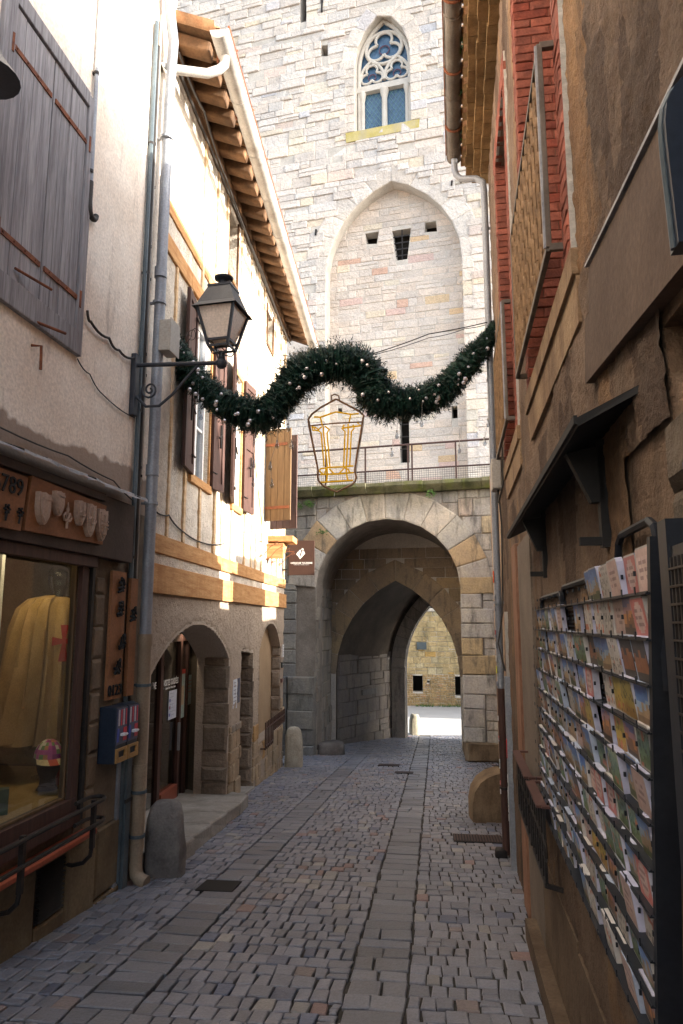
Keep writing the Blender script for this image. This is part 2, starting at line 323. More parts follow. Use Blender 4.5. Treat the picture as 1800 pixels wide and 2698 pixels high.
def ashlar(mb, f, s0, s1, z0, z1, ch, cl, base, holes=(), outline=None, out=(.008, .03), gap=.006, var=.12, alts=(), dz=0, skip=0, bev=.012):
    z = z0
    while z < z1-.03:
        h = min(rnd.uniform(*ch), z1-z)
        if z1-(z+h) < ch[0]*.5: h = z1-z
        cuts = []
        for poly in holes:
            if outline is poly: continue
            for i in range(-1, 12):
                zz = z+h*(i+.5)/11
                xs = []
                n = len(poly)
                for k in range(n):
                    x1, y1 = poly[k]; x2, y2 = poly[k-1]
                    if (y1 > zz) != (y2 > zz): xs.append((x2-x1)*(zz-y1)/(y2-y1)+x1)
                xs.sort(); cuts += [(xs[i2], xs[i2+1]) for i2 in range(0, len(xs)-1, 2)]
        cuts.sort(); mer = []
        for c in cuts:
            if mer and c[0] <= mer[-1][1]+.02: mer[-1] = (mer[-1][0], max(mer[-1][1], c[1]))
            else: mer.append(c)
        segs = []; x = s0
        for c in mer:
            if c[0] > x: segs.append((x, min(c[0], s1)))
            x = max(x, c[1])
        if x < s1: segs.append((x, s1))
        for a, b in segs:
            if b-a < .04: continue
            x = a; first = True
            while x < b-.01:
                L = rnd.uniform(*cl)
                if first and a == s0: L *= rnd.uniform(.4, 1)
                first = False
                if b-(x+L) < cl[0]*.5: L = b-x
                L = min(L, b-x)
                if rnd.random() >= skip:
                    if h > ch[0]*1.25 and rnd.random() < .18 and L > .2:       # two thin stones in place of one
                        m = z+h*rnd.uniform(.4, .6)
                        stone(mb, f, x+gap, x+L-gap, z+gap, m-gap, rnd.uniform(*out), base, bev, var=var, alts=alts)
                        stone(mb, f, x+gap, x+L-gap, m+gap, z+h-gap, rnd.uniform(*out), base, bev, var=var, alts=alts)
                    else: stone(mb, f, x+gap, x+L-gap, z+gap, z+h-gap, rnd.uniform(*out), base, bev, var=var, alts=alts)
                x += L
        z += h
def arch(s0, s1, zs, za, n=10, bottom=None):
    """outline (s, z) from the foot on s0 over the apex to the foot on s1"""
    a = (s1-s0)/2; h = za-zs; c = (s0+s1)/2; P = []
    if h >= a-1e-6:                      # pointed
        Rr = (a*a+h*h)/(2*a)
        t1 = math.asin(min(1, h/Rr))
        L = [(s0+Rr-Rr*math.cos(t1*i/n), zs+Rr*math.sin(t1*i/n)) for i in range(n+1)]
    else:
        Rr = (a*a+h*h)/(2*h); t1 = math.asin(a/Rr)
        L = [(c-Rr*math.sin(t1*(1-i/n)), za-Rr+Rr*math.cos(t1*(1-i/n))) for i in range(n+1)]
    P = L+[(2*c-x, z) for x, z in L[::-1][1:]]
    return ([(s0, bottom)] if bottom is not None else [])+P+([(s1, bottom)] if bottom is not None else [])
def offset(P, t):
    out = []
    for i, p in enumerate(P):
        a = P[max(i-1, 0)]; b = P[min(i+1, len(P)-1)]
        dx, dz = b[0]-a[0], b[1]-a[1]; l = math.hypot(dx, dz) or 1
        tt = t(i) if callable(t) else t
        out.append((p[0]-dz/l*tt, p[1]+dx/l*tt))
    return out
def voussoirs(mb, f, P, t, o, base, var=.14, alts=(), every=1, g=.004):
    Q = offset(P, t); i = 0
    while i < len(P)-1:
        k = min(i+every, len(P)-1)
        a, b, c, d = P[i], P[k], Q[k], Q[i]
        def lerp(p, q, x): return (p[0]+(q[0]-p[0])*x, p[1]+(q[1]-p[1])*x)
        e = g/max(.01, math.hypot(b[0]-a[0], b[1]-a[1]))
        stone(mb, f, 0, 1, 0, 1, o+rnd.uniform(0, .012), base, shape=[lerp(a, b, e), lerp(b, a, e), lerp(c, d, e), lerp(d, c, e)], var=var, alts=alts, j=.003)
        i = k
def wall(name, f, pts, holes, depth, mat, parent, **k):
    mb = MB(f); mb.prism(pts, -depth, 0, holes=holes); return mb.build(name, mat, parent, **k)
def skin(mb, f, s0, s1, z0, z1, cell, amp, holes, colf, o=.004, fr=(7, 22), polys=()):
    ns, nz_ = int((s1-s0)/cell), int((z1-z0)/cell); idx = {}
    def vid(i, k):
        if (i, k) not in idx:
            s, z = s0+(s1-s0)*i/ns, z0+(z1-z0)*k/nz_
            e = .045
            near = any(h[0]-e < s < h[1]+e and h[2]-e < z < h[3]+e for h in holes) or any(inside((s+dx, z+dz), q) for q in polys for dx, dz in ((e, 0), (-e, 0), (0, e), (0, -e)))
            if near: idx[(i, k)] = len(mb.v); mb.v.append(f.P(s, -.004, z)); return idx[(i, k)]
            a = noise.noise(Vector((s*fr[0], z*fr[0], 1.3)))*.6+noise.noise(Vector((s*fr[1], z*fr[1], 5)))*.4+noise.noise(Vector((s*1.5, z*1.1, 9)))*.25
            idx[(i, k)] = len(mb.v); mb.v.append(f.P(s, o+amp*(a+.5), z))
        return idx[(i, k)]
    for i in range(ns):
        for k in range(nz_):
            sc, zc = s0+(s1-s0)*(i+.5)/ns, z0+(z1-z0)*(k+.5)/nz_
            if any(h[0] < sc < h[1] and h[2] < zc < h[3] for h in holes) or any(inside((sc, zc), q) for q in polys): continue
            mb.f.append((vid(i, k), vid(i+1, k), vid(i+1, k+1), vid(i, k+1))); mb.c.append(colf(sc, zc))
# ================================================================== ground
mb = MB()
ys = [-60, -30, -6, 0, 6, 12, 17, 21.3, 40, 80, 200, 900]; xs = [-900, -200, -40, -6, 0, 6, 40, 200, 900]
for i in range(len(ys)-1):
    for k in range(len(xs)-1):
        mb.face([(x, y, gz(y)-.06) for x, y in ((xs[k], ys[i]), (xs[k+1], ys[i]), (xs[k+1], ys[i+1]), (xs[k], ys[i+1]))])
mb.build('ground', M['ground'], kind='structure', loc=(0, 0, 0))
mb = MB()
for i in range(60):
    y0, y1 = -2+i*.4, -2+(i+1)*.4
    mb.face([(-4.2+.1*y0, y0, gz(y0)-.013), (1.9+.16*y0, y0, gz(y0)-.013), (1.9+.16*y1, y1, gz(y1)-.013), (-4.2+.1*y1, y1, gz(y1)-.013)])
mb.build('street_bedding', M['joint'], kind='structure', loc=(0, 0, 0))
mb = MB()
mb.face([(-30, 21.9, -1.70), (40, 21.9, -1.70), (40, 60, -1.70), (-30, 60, -1.70)])
mb.build('courtyard', M['asphalt'], kind='structure', loc=(0, 0, 0))
# setts
S = Fr((0, 0, 0), (.13, 1, 0), (.9917, -.129, 0))
mb = MB(S)
def sett(s0, s1, o0, o1, col, j=.008):
    h = rnd.uniform(-.003, .004); b = .006
    J = lambda: rnd.uniform(-j, j)
    q = [(s0+J(), o0+J()), (s1+J(), o0+J()), (s1+J(), o1+J()), (s0+J(), o1+J())]
    cs, co = (s0+s1)/2, (o0+o1)/2
    tx, ty = rnd.uniform(-.03, .03), rnd.uniform(-.03, .03); h -= .002
    def z(s, o, d=0): return gz(s)+h+(s-cs)*tx+(o-co)*ty+d
    lo = [S.P(s, o, z(s, o, -.03)) for s, o in q]; mi = [S.P(s, o, z(s, o, -.004)) for s, o in q]
    def ins(s, o): return (s-math.copysign(b, s-cs), o-math.copysign(b, o-co))
    hi = [S.P(*ins(s, o), z(s, o, .001)) for s, o in q]
    mb.raw(lo+mi+hi, [(0, 1, 5, 4), (1, 2, 6, 5), (2, 3, 7, 6), (3, 0, 4, 7), (4, 5, 9, 8), (5, 6, 10, 9), (6, 7, 11, 10), (7, 4, 8, 11), (8, 9, 10, 11)], col)
def settcol():
    r = rnd.random()
    if r < .018: c = (.22, .13, .11)
    elif r < .04: c = (.22, .165, .145)
    elif r < .08: c = (.11, .12, .16)
    elif r < .14: c = (.27, .24, .21)
    else: c = (.205, .195, .205)
    k = rnd.uniform(.8, 1.2); return tuple(a*k for a in c)
STR = [(-1.88, -1.55), (-.52, -.18)]
s = 1.0
while s < 22.2:
    p = rnd.uniform(.135, .165)
    lo = (-2.75+.017*s) if s < 6.5 else (-2.3-.05*s if s < 14.4 else -3.35)
    hi = .52+.033*s if s < 10 else 1.25
    for a, b in ((lo, STR[0][0]), (STR[0][1], STR[1][0]), (STR[1][1], hi)):
        o = a
        while o < b-.02:
            w = rnd.uniform(.07, .13)
            if b-(o+w) < .05: w = b-o
            g = rnd.uniform(.003, .0065)
            if rnd.random() < .06: sett(s+g, s+p*.5-g, o+g, o+w-g, settcol()); sett(s+p*.5+g, s+p-g, o+g, o+w-g, settcol())
            else: sett(s+g+rnd.uniform(-.006, .006), s+p-g, o+g, o+w-g, settcol())
            o += w
    s += p
for a, b in STR:
    s = 1.0
    while s < 21.5:
        p = rnd.uniform(.14, .2); c = rnd.uniform(.15, .20)*rnd.choice((.8, 1, 1.1))
        m_ = a+(b-a)*rnd.uniform(.35, .65)
        if rnd.random() < .3: sett(s+.005, s+p-.005, a+.010, m_-.004, (c, c*.96, c)); sett(s+.005, s+p-.005, m_+.004, b-.010, (c*1.1, c*1.05, c*1.08))
        else: sett(s+.005, s+p-.005, a+.010+rnd.uniform(0, .012), b-.010-rnd.uniform(0, .012), (c*1.0, c*.96, c*1.0), j=.008)
        s += p
mb.build('cobbled_street', M['setts'], kind='structure', loc=(0, 0, 0))
# ================================================================== tower
ST = (.575, .545, .51); ALT = [(.60, .53, .42), (.58, .50, .45), (.62, .58, .50), (.53, .53, .55), (.62, .57, .48)]
tow = thing('gate_tower', 'tall pale grey stone tower filling the end of the street behind the arch', 'tower', T.P(1, 0, -1.5))
niche = arch(-.45, 3.32, 11.6, 14.25, 12, bottom=4.7)
winh = arch(.40, 2.02, 18.3, 19.9, 10, bottom=16.02)
pas = arch(-.15, 2.99, .30, 2.74, 12, bottom=-2.2)
slit1 = [(-1.3, 20.2), (-1.1, 20.2), (-1.1, 21.6), (-1.3, 21.6)]
hole1 = [(-.64, 18.85), (-.42, 18.8), (-.42, 19.2), (-.62, 19.22)]
mb = MB(T); mb.prism([(-9, -2.5), (8, -2.5), (8, 24), (-9, 24)], -.5, 0, holes=[niche, winh, pas, slit1, hole1]); mb.build('wall', M['mortar'], tow)
slb = [(-1.26, 24), (-1.5, 24)]
ho = [offset(niche, .25), offset(winh, .25), pas, slit1, hole1]
mb = MB(T); ashlar(mb, T, -7.5, 5.2, 4.7, 22.5, (.14, .34), (.28, .85), ST, holes=ho, alts=ALT, var=.11, out=(.0, .06), skip=.012, bev=.014, gap=.004)
mb.build('stone_facing', M['tower'], tow)
mb = MB(T)
voussoirs(mb, T, niche[1:-1], .58, .015, (.575, .54, .495), alts=ALT, every=2)
for s0, s1 in ((-.45-.3, -.45), (3.32, 3.32+.3)):
    z = 4.8
    while z < 11.6:
        h = rnd.uniform(.28, .42); e = rnd.choice((0, .18)); z1 = min(z+h, 11.6)
        stone(mb, T, s0-(e if s0 < 0 else 0), s1+(e if s0 > 0 else 0), z+.005, z1-.005, .03, (.575, .54, .495), alts=ALT, j=.003); z = z1
mb.build('arch_stones', M['tower'], tow)
mb = MB(T)
voussoirs(mb, T, winh[1:-1], .42, .03, (.58, .54, .49), alts=ALT, every=3)
for s0, s1 in ((.1, .40), (2.02, 2.32)):
    z = 16.05
    while z < 18.2:
        h = .3; e = rnd.choice((0, .16)); stone(mb, T, s0-(e if s0 < 1 else 0), s1+(e if s0 > 1 else 0), z+.005, z+h-.005, .045, (.58, .54, .49), alts=ALT, j=.003); z += h
mb.build('arch_stones', M['tower'], tow)
# blocked niche
N2 = Fr(T.P(0, -.42, 0), T.d, T.n)
slitA = [(1.48, 12.0), (1.78, 12.0), (1.9, 12.95), (1.36, 12.95)]
slitB = [(1.50, 6.0), (1.76, 6.0), (1.76, 7.35), (1.50, 7.35)]
ha = [(.62, 12.65), (.92, 12.62), (.98, 13.0), (.58, 13.0)]; hb = [(2.28, 12.75), (2.62, 12.72), (2.6, 13.05), (2.3, 13.05)]
hc = [(-.22, 7.6), (-.1, 7.6), (-.1, 7.72), (-.22, 7.72)]; hd = [(2.9, 7.15), (3.05, 7.15), (3.05, 7.5), (2.9, 7.5)]
nh = [slitA, slitB, ha, hb, hc, hd]
mb = MB(N2); mb.prism([(-.6, 4.6), (3.5, 4.6), (3.5, 14.4), (-.6, 14.4)], -.35, 0, holes=nh)
w = mb.build('blocked_niche', M['mortar'], tow)
mb = MB(N2); ashlar(mb, N2, -.5, 3.4, 4.7, 14.25, (.15, .26), (.22, .75), (.57, .52, .47), holes=nh, alts=[(.55, .38, .30), (.60, .46, .30), (.55, .42, .38), (.6, .54, .44), (.62, .58, .5)], var=.09, out=(.002, .022), skip=0)
mb.build('niche_stones', M['tower'], w)
mb = MB(N2)
for z in (12.15, 12.35, 12.55, 12.75): mb.bar((1.38, -.03, z), (1.88, -.03, z), .035)
mb.bar((1.64, -.03, 12.0), (1.64, -.03, 12.95), .03)
for z in (6.4, 6.75, 7.1): mb2 = MB(N2); mb2.bar((1.5, -.05, z), (1.76, -.05, z), .02); mb2.build('slit_bar', M['iron'], w)
mb.build('slit_grille', M['iron'], w)
mb = MB(N2); mb.box(-.6, 3.5, -.9, -.5, 4.6, 14.3); mb.build('backing', M['dark'], w)
# traceried window
wf = MB(T)
win = MB(T); win.prism(offset(winh[1:-1], 0)[:]+[], -.46, -.44, back=False)
o_ = -.30
g = win.build('window', M['tracery'], tow); g.name = 'tracery_window'
mb = MB(T)
# leaded glass: small diamond panes
mb.prism(winh, -.40, -.38, back=False, col=(1, 1, 1)); mb.build('glass', M['lead'], g)
mb = MB(T)
for z0, z1, sa, sb, zc in ((16.05, 17.55, .62, 1.12, 0), (16.05, 17.55, 1.34, 1.88, 0)):
    st = .13; k = -20
    while k < 30:
        for sg in (1, -1):
            pts = []
            for t in (0, 1):
                zz = z0+(z1-z0)*t; pts.append((sa+k*st+sg*(zz-z0)*.62, zz))
            (xa, za), (xb, zb) = pts
            for lim, gt in ((sa, 0), (sb, 1)):
                pass
            def clip(xa, za, xb, zb):
                ts = [0, 1]
                for L in (sa, sb):
                    if (xa-L)*(xb-L) < 0: ts.append((L-xa)/(xb-xa))
                ts.sort()
                for i in range(len(ts)-1):
                    m = (ts[i]+ts[i+1])/2; xm = xa+(xb-xa)*m
                    if sa < xm < sb: return [(xa+(xb-xa)*t, za+(zb-za)*t) for t in (ts[i], ts[i+1])]
            c = clip(xa, za, xb, zb)
            if c: mb.bar((c[0][0], -.372, c[0][1]), (c[1][0], -.372, c[1][1]), .009, .009, up=(0, 1, 0))
        k += 1
mb.build('leading', M['leadbar'], g)
mb = MB(T)
def circ(c, z, r, n=24, a0=0, a1=360, o=o_): return [(c+r*math.cos(R_(a0+(a1-a0)*i/n)), o, z+r*math.sin(R_(a0+(a1-a0)*i/n))) for i in range(n+(0 if a1-a0 == 360 else 1))]
def trefoil(c, z, r, tr):
    d = r*.52; q = r*.47
    for a in (90, 210, 330):
        cx, cz = c+d*math.cos(R_(a)), z+d*math.sin(R_(a)); mb.tube(circ(cx, cz, q, 16, a-128, a+128, o_), tr, 6)
R1 = [(p[0], o_, p[1]) for p in winh[1:-1]]
mb.tube([(.47+.0, o_, 16.05)]+[(p[0]*.93+1.21*.07, o_, p[1]*.95+18.3*.05) for p in winh[1:-1]]+[(1.95, o_, 16.05)], .065, 8)
mb.tube(circ(1.21, 18.92, .54), .055, 8, closed=True); trefoil(1.21, 18.92, .52, .045)
for c in (.84, 1.58):
    A = arch(c-.38, c+.38, 17.85, 18.55, 8); mb.tube([(p[0], o_, p[1]) for p in A], .05, 8); trefoil(c, 18.06, .35, .038)
mb.box(.40, 2.02, o_-.1, o_+.08, 17.5, 17.66)
mb.prism([(.44, 17.66), (1.98, 17.66), (1.98, 17.72), (.44, 17.72)], o_-.05, o_+.05)
mb.build('tracery', M['tracery'], g, smooth=True)
mb = MB(T)
for c, r in ((1.21, .085), (.56, .07), (1.88, .07)):
    mb.lathe([(r*1.5, 0), (r*1.3, .1), (r, .16), (r*.95, 1.2), (r*1.1, 1.24), (r*1.6, 1.42), (r*1.6, 1.48)], (c, o_, 16.04), 12, T)
mb.build('column', M['tracery'], g, smooth=True)
mb = MB(T)
for c, z, r in ((1.21, 18.88, .15), (.84, 18.02, .11), (1.58, 18.02, .11)): mb = MB(T); mb.tube(circ(c, z, r, 20, 0, 360, -.34), .018, 6, closed=True); mb.build('ring_bar', M['purple'], g)
mb = MB(T); mb.prism([(.15, 15.72), (2.25, 15.76), (2.27, 16.03), (.13, 16.03)], -.4, .05); mb.build('sill', M['sill'], g, bevel=.02)
mb = MB(T); mb.box(.3, 2.1, -.8, -.5, 15.9, 20); mb.box(-1.5, -.3, -.9, -.52, 18.6, 22); mb.build('window_backing', M['dark'], g)
mb = MB(T)
for s_, z_ in ((-1.1, 21.7),): pass
for s_, z_, l in ((-.75, 12.9, .18), (3.35, 13.8, .2), (3.1, 13.75, .15), (-.6, 20.35, .5), (-3.0, 15, .15)): mb = MB(T); mb.bar((s_, .04, z_), (s_+.02, .06, z_+l), .05); mb.build('iron_stub', M['iron'], tow)
# tower mass behind
mb = MB(T); mb.box(-9, 8, -2.9, -2.6, 3.2, 24); mb.box(-9, -.6, -2.8, -.5, -2.2, 3.2, col=(1, 1, 1)); mb.box(-9, 8, -2.6, -.5, 23.5, 24); mb.box(7.7, 8, -2.6, -.5, -2.2, 23.5); mb.box(-9, 8, -2.6, -.5, 3.2, 3.4)
mb.build('tower_mass', M['mortar'], tow)
# passage
def loft(mb, f1, A, f2, Bq, o1=0, o2=0):
    n = len(A); P = [f1.P(a, o1, b) for a, b in A]+[f2.P(a, o2, b) for a, b in Bq]
    mb.raw(P, [(i, i+1, n+i+1, n+i) for i in range(n-1)])
mb = MB()
far_in = arch(1.45, 4.5, .30, 3.0, 12, bottom=-2.2)
loft(mb, T, pas, F, far_in, -.02, -.01)
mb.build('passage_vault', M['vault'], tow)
farh = arch(1.90, 4.7, .3, 2.62, 10, bottom=-2.2)
mb = MB(F); mb.prism([(-9, -2.4), (8, -2.4), (8, 3.4), (-9, 3.4)], -.3, 0, holes=[farh]); mb.build('rear_wall', M['joint'], tow)  # near-black joint colour stands in for the darkness inside the passage
mb = MB(F); voussoirs(mb, F, farh, .4, .03, (.30, .28, .26), every=1); mb.build('rear_arch_stones', M['gate'], tow)
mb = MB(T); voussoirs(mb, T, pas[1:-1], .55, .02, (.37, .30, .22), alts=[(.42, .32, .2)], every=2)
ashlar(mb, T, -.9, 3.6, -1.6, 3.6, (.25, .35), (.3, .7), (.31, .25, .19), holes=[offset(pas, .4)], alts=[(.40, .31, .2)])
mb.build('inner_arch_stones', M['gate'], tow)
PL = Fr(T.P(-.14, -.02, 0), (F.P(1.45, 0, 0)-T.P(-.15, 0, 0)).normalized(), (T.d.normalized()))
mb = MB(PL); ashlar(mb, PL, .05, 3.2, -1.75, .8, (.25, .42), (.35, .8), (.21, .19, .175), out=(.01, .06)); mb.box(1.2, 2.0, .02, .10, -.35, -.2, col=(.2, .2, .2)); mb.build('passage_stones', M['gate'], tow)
# ================================================================== gate archway with walkway
gate = thing('gate_archway', 'broad stone archway carrying a railed walkway in front of the tower', 'archway', G.P(1, 0, -1.4))
GS = (.42, .39, .36); GA = [(.50, .38, .22), (.52, .42, .28), (.42, .43, .46), (.46, .38, .32)]
ga = arch(-.60, 2.62, 2.45, 4.0, 12, bottom=-2.2)
mb = MB(G); mb.prism([(-9, -2.3), (8, -2.3), (8, 4.62), (-9, 4.62)], -.5, 0, holes=[ga]); mb.build('wall', M['dark_mortar'], gate)
mb = MB(G)
ashlar(mb, G, 2.62, 5, -1.6, 4.6, (.28, .42), (.35, .62), (.47, .44, .40), holes=[offset(ga, .45)], alts=GA, out=(.01, .05), bev=.02)
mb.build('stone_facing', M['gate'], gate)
mb = MB(G)
ashlar(mb, G, -4, -.6, -1.6, 4.6, (.28, .42), (.35, .7), (.30, .285, .26), holes=[offset(ga, .45)], alts=[(.28, .27, .24)], out=(.01, .06), bev=.02)
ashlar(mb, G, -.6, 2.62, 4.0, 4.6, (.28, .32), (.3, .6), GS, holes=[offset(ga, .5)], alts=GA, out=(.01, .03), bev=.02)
mb.build('stone_facing', M['gate'], gate)
mb = MB(G); voussoirs(mb, G, ga[1:-1], .66, .05, (.52, .48, .42), alts=[(.56, .42, .26), (.54, .46, .34), (.56, .42, .26)], every=2)
z = -1.3
for s0, s1 in ((2.62, 3.05),):
    z = -.85
    while z < 2.4: h = rnd.uniform(.3, .42); stone(mb, G, s0, s1+rnd.choice((0, .25)), z, z+h-.01, .07, (.47, .44, .40), alts=GA, bev=.02); z += h
mb.build('arch_stones', M['gate'], gate)
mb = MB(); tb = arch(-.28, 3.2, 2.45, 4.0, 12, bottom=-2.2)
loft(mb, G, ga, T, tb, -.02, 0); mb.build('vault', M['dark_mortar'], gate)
GL = Fr(G.P(-.6, 0, 0), (T.P(-.28, 0, 0)-G.P(-.6, 0, 0)).normalized(), G.d.normalized())
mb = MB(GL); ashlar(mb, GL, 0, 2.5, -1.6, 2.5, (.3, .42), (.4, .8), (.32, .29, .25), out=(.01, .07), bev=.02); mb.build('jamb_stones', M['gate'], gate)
# worn pier foot left, boulders
def boulder(mb, c, r, seed, sq=(1, 1, 1), n=16, m=10, pw=.62):
    V, fa = [], []
    for i in range(m+1):
        for k in range(n):
            a, b = k*2*math.pi/n, i*math.pi/m
            p = Vector((math.cos(a)*math.sin(b), math.sin(a)*math.sin(b), -math.cos(b)))
            q = Vector([math.copysign(abs(x)**pw, x) for x in p])
            q *= 1+.16*noise.noise(p*1.6+Vector((seed, 0, 0)))
            V.append(Vector(c)+Vector((q.x*sq[0], q.y*sq[1], q.z*sq[2]))*r)
    for i in range(m):
        for k in range(n): fa.append((i*n+k, i*n+(k+1) % n, (i+1)*n+(k+1) % n, (i+1)*n+k))
    mb.raw(V, fa)
mb = MB(G)
z = -1.5
for h, o in ((.42, .24), (.36, .20), (.4, .22), (.38, .17), (.36, .2)):
    stone(mb, G, -1.75, -1.22, z, z+h, o, (.20, .20, .195), bev=.02); stone(mb, G, -1.2, -.58, z+rnd.uniform(-.03, .03), z+h, o-.03, (.24, .23, .21), bev=.02); z += h
mb.build('pier_foot', M['gate'], gate)
mb = MB(); boulder(mb, G.P(-.35, -.35, -1.24), .3, 3, (1.15, .9, .7)); mb.build('foot_boulder', M['stone'], gate, smooth=True)
mb = MB(); boulder(mb, G.P(3.0, -.12, -1.05), .40, 7, (1.0, .75, .5), pw=.3); mb.build('foot_block', M['stoneb'], gate, smooth=True)
mb = MB(G); n = 22
for i in range(n):
    s0, s1 = -4+i*.42, -4+(i+1)*.42; d = rnd.uniform(-.02, .02)
    mb.hexa([G.P(a, b, c+d*.3) for c, k in ((4.58, .13), (4.72, .24)) for a, b in ((s0, -.4), (s1, -.4), (s1, k+d), (s0, k+d))])
    mb.hexa([G.P(a, b, c+d*.3) for c, k in ((4.722, .235), (4.82, .22)) for a, b in ((s0, -.4), (s1, -.4), (s1, k+d), (s0, k+d))])
mb.build('ledge', M['ledge'], gate, bevel=.012)
mb = MB(G); mb.box(-8, 8, -2.6, -.4, 4.4, 4.72); mb.build('walkway_deck', M['dark_mortar'], gate)
rail = thing('walkway_railing', 'thin dark iron railing with wire mesh along the walkway over the arch', 'railing', G.P(1, .05, 4.82))
mb = MB(G)
for z, r in ((5.70, .024), (5.12, .02)): mb.tube([(-4, .08, z), (5, .08, z)], r, 6)
mb.build('rail', M['darkiron'], rail)
for s in (-3.4, -2.4, -1.4, -.35, .58, 1.55, 1.64, 2.6, 3.6): mb = MB(G); mb.bar((s, .08, 4.82), (s, .08, 5.70), .035); mb.build('post', M['darkiron'], rail)
mb = MB(G); k = -2.5
while k < 4.2: mb.bar((k, .085, 4.83), (k, .085, 5.1), .006); k += .05
z = 4.86
while z < 5.1: mb.bar((-2.5, .085, z), (4.2, .085, z), .006); z += .05
mb.build('wire_mesh', M['mesh'], rail)
# ================================================================== barbican beyond
bar_ = thing('barbican_wall', 'sunlit tan stone wall with square openings seen through the passage', 'wall', B.P(3, 0, -1.7))
bh = [[(2.92, -1.15), (3.32, -1.15), (3.32, -.5), (2.92, -.5)], [(4.62, -1.3), (5.0, -1.3), (5.0, -.52), (4.62, -.52)], [(3.5, -.78), (3.6, -.78), (3.6, -.7), (3.5, -.7)]]
mb = MB(B); mb.prism([(-12, -1.8), (16, -1.8), (16, 2.2), (-12, 2.2)], -.6, 0, holes=bh); mb.build('wall', M['mortar'], bar_)
mb = MB(B); ashlar(mb, B, 1.5, 6.5, -1.7, -.45, (.06, .13), (.09, .25), (.42, .32, .20), holes=bh, alts=[(.44, .30, .2)], out=(.01, .05))
ashlar(mb, B, 1.5, 6.5, -.45, 2.1, (.16, .28), (.2, .5), (.50, .42, .28), holes=bh, alts=[(.5, .36, .16), (.5, .46, .36)], out=(.005, .04)); mb.build('stone_facing', M['barb'], bar_)
mb = MB(B); mb.box(-12, 16, -.6, .08, 2.1, 2.24); mb.build('coping', M['tracery'], bar_, bevel=.02)
mb = MB(B)
for i in range(9): boulder(mb, B.P(1.6+i*.5, -.2, 2.42+.12*math.sin(i*2.1)), .34, i, (1, .7, .8))
mb.build('ruined_top', M['stone'], bar_, smooth=True)
mb = MB(B); mb.box(-12, 16, -1.4, -.9, -1.8, 2.2); mb.build('inner_face', M['dark'], bar_)
mb = MB(B); mb.box(3.1, 3.5, .04, .07, .55, .85); tag(mb.build('plaque', M['duct'], bar_))
mb = MB()
for i in range(160):
    p = B.P(rnd.uniform(3.0, 5.2), rnd.uniform(.05, .45), -1.69); h = rnd.uniform(.03, .13); a = rnd.uniform(0, 6.3); d = Vector((math.cos(a), math.sin(a), 0))
    mb.face([p-d*.02, p+d*.02, p+d*.05+Vector((rnd.uniform(-.03, .03), 0, h))])
mb.build('grass_tuft', M['leaf'], label='short green weeds at the foot of the sunlit wall beyond', kind='stuff', cat='grass')
gp = thing('guard_stone', 'small pale stone at the far left corner of the passage exit', 'stone', F.P(2.0, -.6, -1.7))
mb = MB(); boulder(mb, F.P(2.02, -.75, -1.45), .3, 12, (.55, .8, 1.15)); mb.build('block', M['stonepale'], gp, smooth=True)
# ================================================================== souvenir shop (left, near)
shop = thing('souvenir_shop', 'pink plastered house with a dim souvenir shop window at street level', 'building', L1.P(5, 0, -.3))
WN = [(2.9, .42), (5.2, .42), (5.2, 2.12), (2.9, 2.12)]
wall('upper_wall', L1, [(-4, 2.6), (6.52, 2.6), (6.52, 9.6), (-4, 9.6)], [[(3.98, 3.78), (4.9, 3.78), (4.9, 5.6), (3.98, 5.6)]], .4, M['pink'], shop)
wall('shop_front_wall', L1, [(-4, -.9), (6.52, -.9), (6.52, 2.6), (-4, 2.6)], [WN], .06, M['dimplaster'], shop)
mb = MB(L1); mb.box(-4, 6.5, -7, -1.9, -1, 9.6); mb.box(-4, 6.5, -1.9, -.4, 2.7, 9.6); mb.box(6.42, 6.52, -1.9, -.07, -1, 2.7); mb.build('house_mass', M['pink'], shop)
mb = MB(L1)
mb.box(5.30, 6.06, .0, .012, .1, 2.05, col=(1.2, 1.2, 1.2))
z = .12
while z < 2.0:
    h = rnd.uniform(.22, .34); stone(mb, L1, 5.42, 5.56, z, min(z+h-.01, 2.0), .03, (1.25, 1.2, 1.15)); z += h
mb.build('pier_stones', M['dimplaster'], shop)
mb = MB(L1)
for a, b, z0, z1 in ((3.0, 4.84, -.62, .1), (4.84, 5.2, -.7, -.28), (5.2, 5.62, -.6, .1), (5.62, 6.1, -.4, .1), (5.62, 6.1, -.8, -.41), (5.2, 5.62, -.8, -.61)):
    stone(mb, L1, a+.006, b-.006, z0+.006, z1-.006, .035, (1, 1, 1), j=.003, var=.15)
stone(mb, L1, 4.84, 5.2, .06, .12, .035, (1, 1, 1))
mb.build('plinth_stones', M['plinth'], shop)
mb = MB(L1); mb.box(4.86, 5.18, -.01, .012, -.28, .06, col=(.1, .1, .1)); z = -.26
while z < .05: mb.hexa([L1.P(a, b, c) for c, d in ((z, .045), (z+.016, .015)) for a, b in ((4.87, .01), (5.17, .01), (5.17, d), (4.87, d))]); z += .028
mb.build('vent_grille', M['iron'], shop)
mb = MB(L1)
for i in range(23):                                     # ragged zinc drip strip over the fascia
    a, b = 3.0+i*.125, 3.0+(i+1)*.125; d = [rnd.uniform(-.012, .012) for _ in range(3)]
    P = [L1.P(s, o, z) for s, o, z in ((a, .02, 2.74), (b, .02, 2.74), (b, .2, 2.67+d[0]), (a, .2, 2.67+d[1]), (b, .205, 2.655+d[2]), (a, .205, 2.65+d[1]))]
    mb.raw(P, [(0, 1, 2, 3), (3, 2, 4, 5)])
mb.box(1.0, 3.0, .02, .2, 2.66, 2.74); mb.build('drip_flashing', M['flash'], shop)
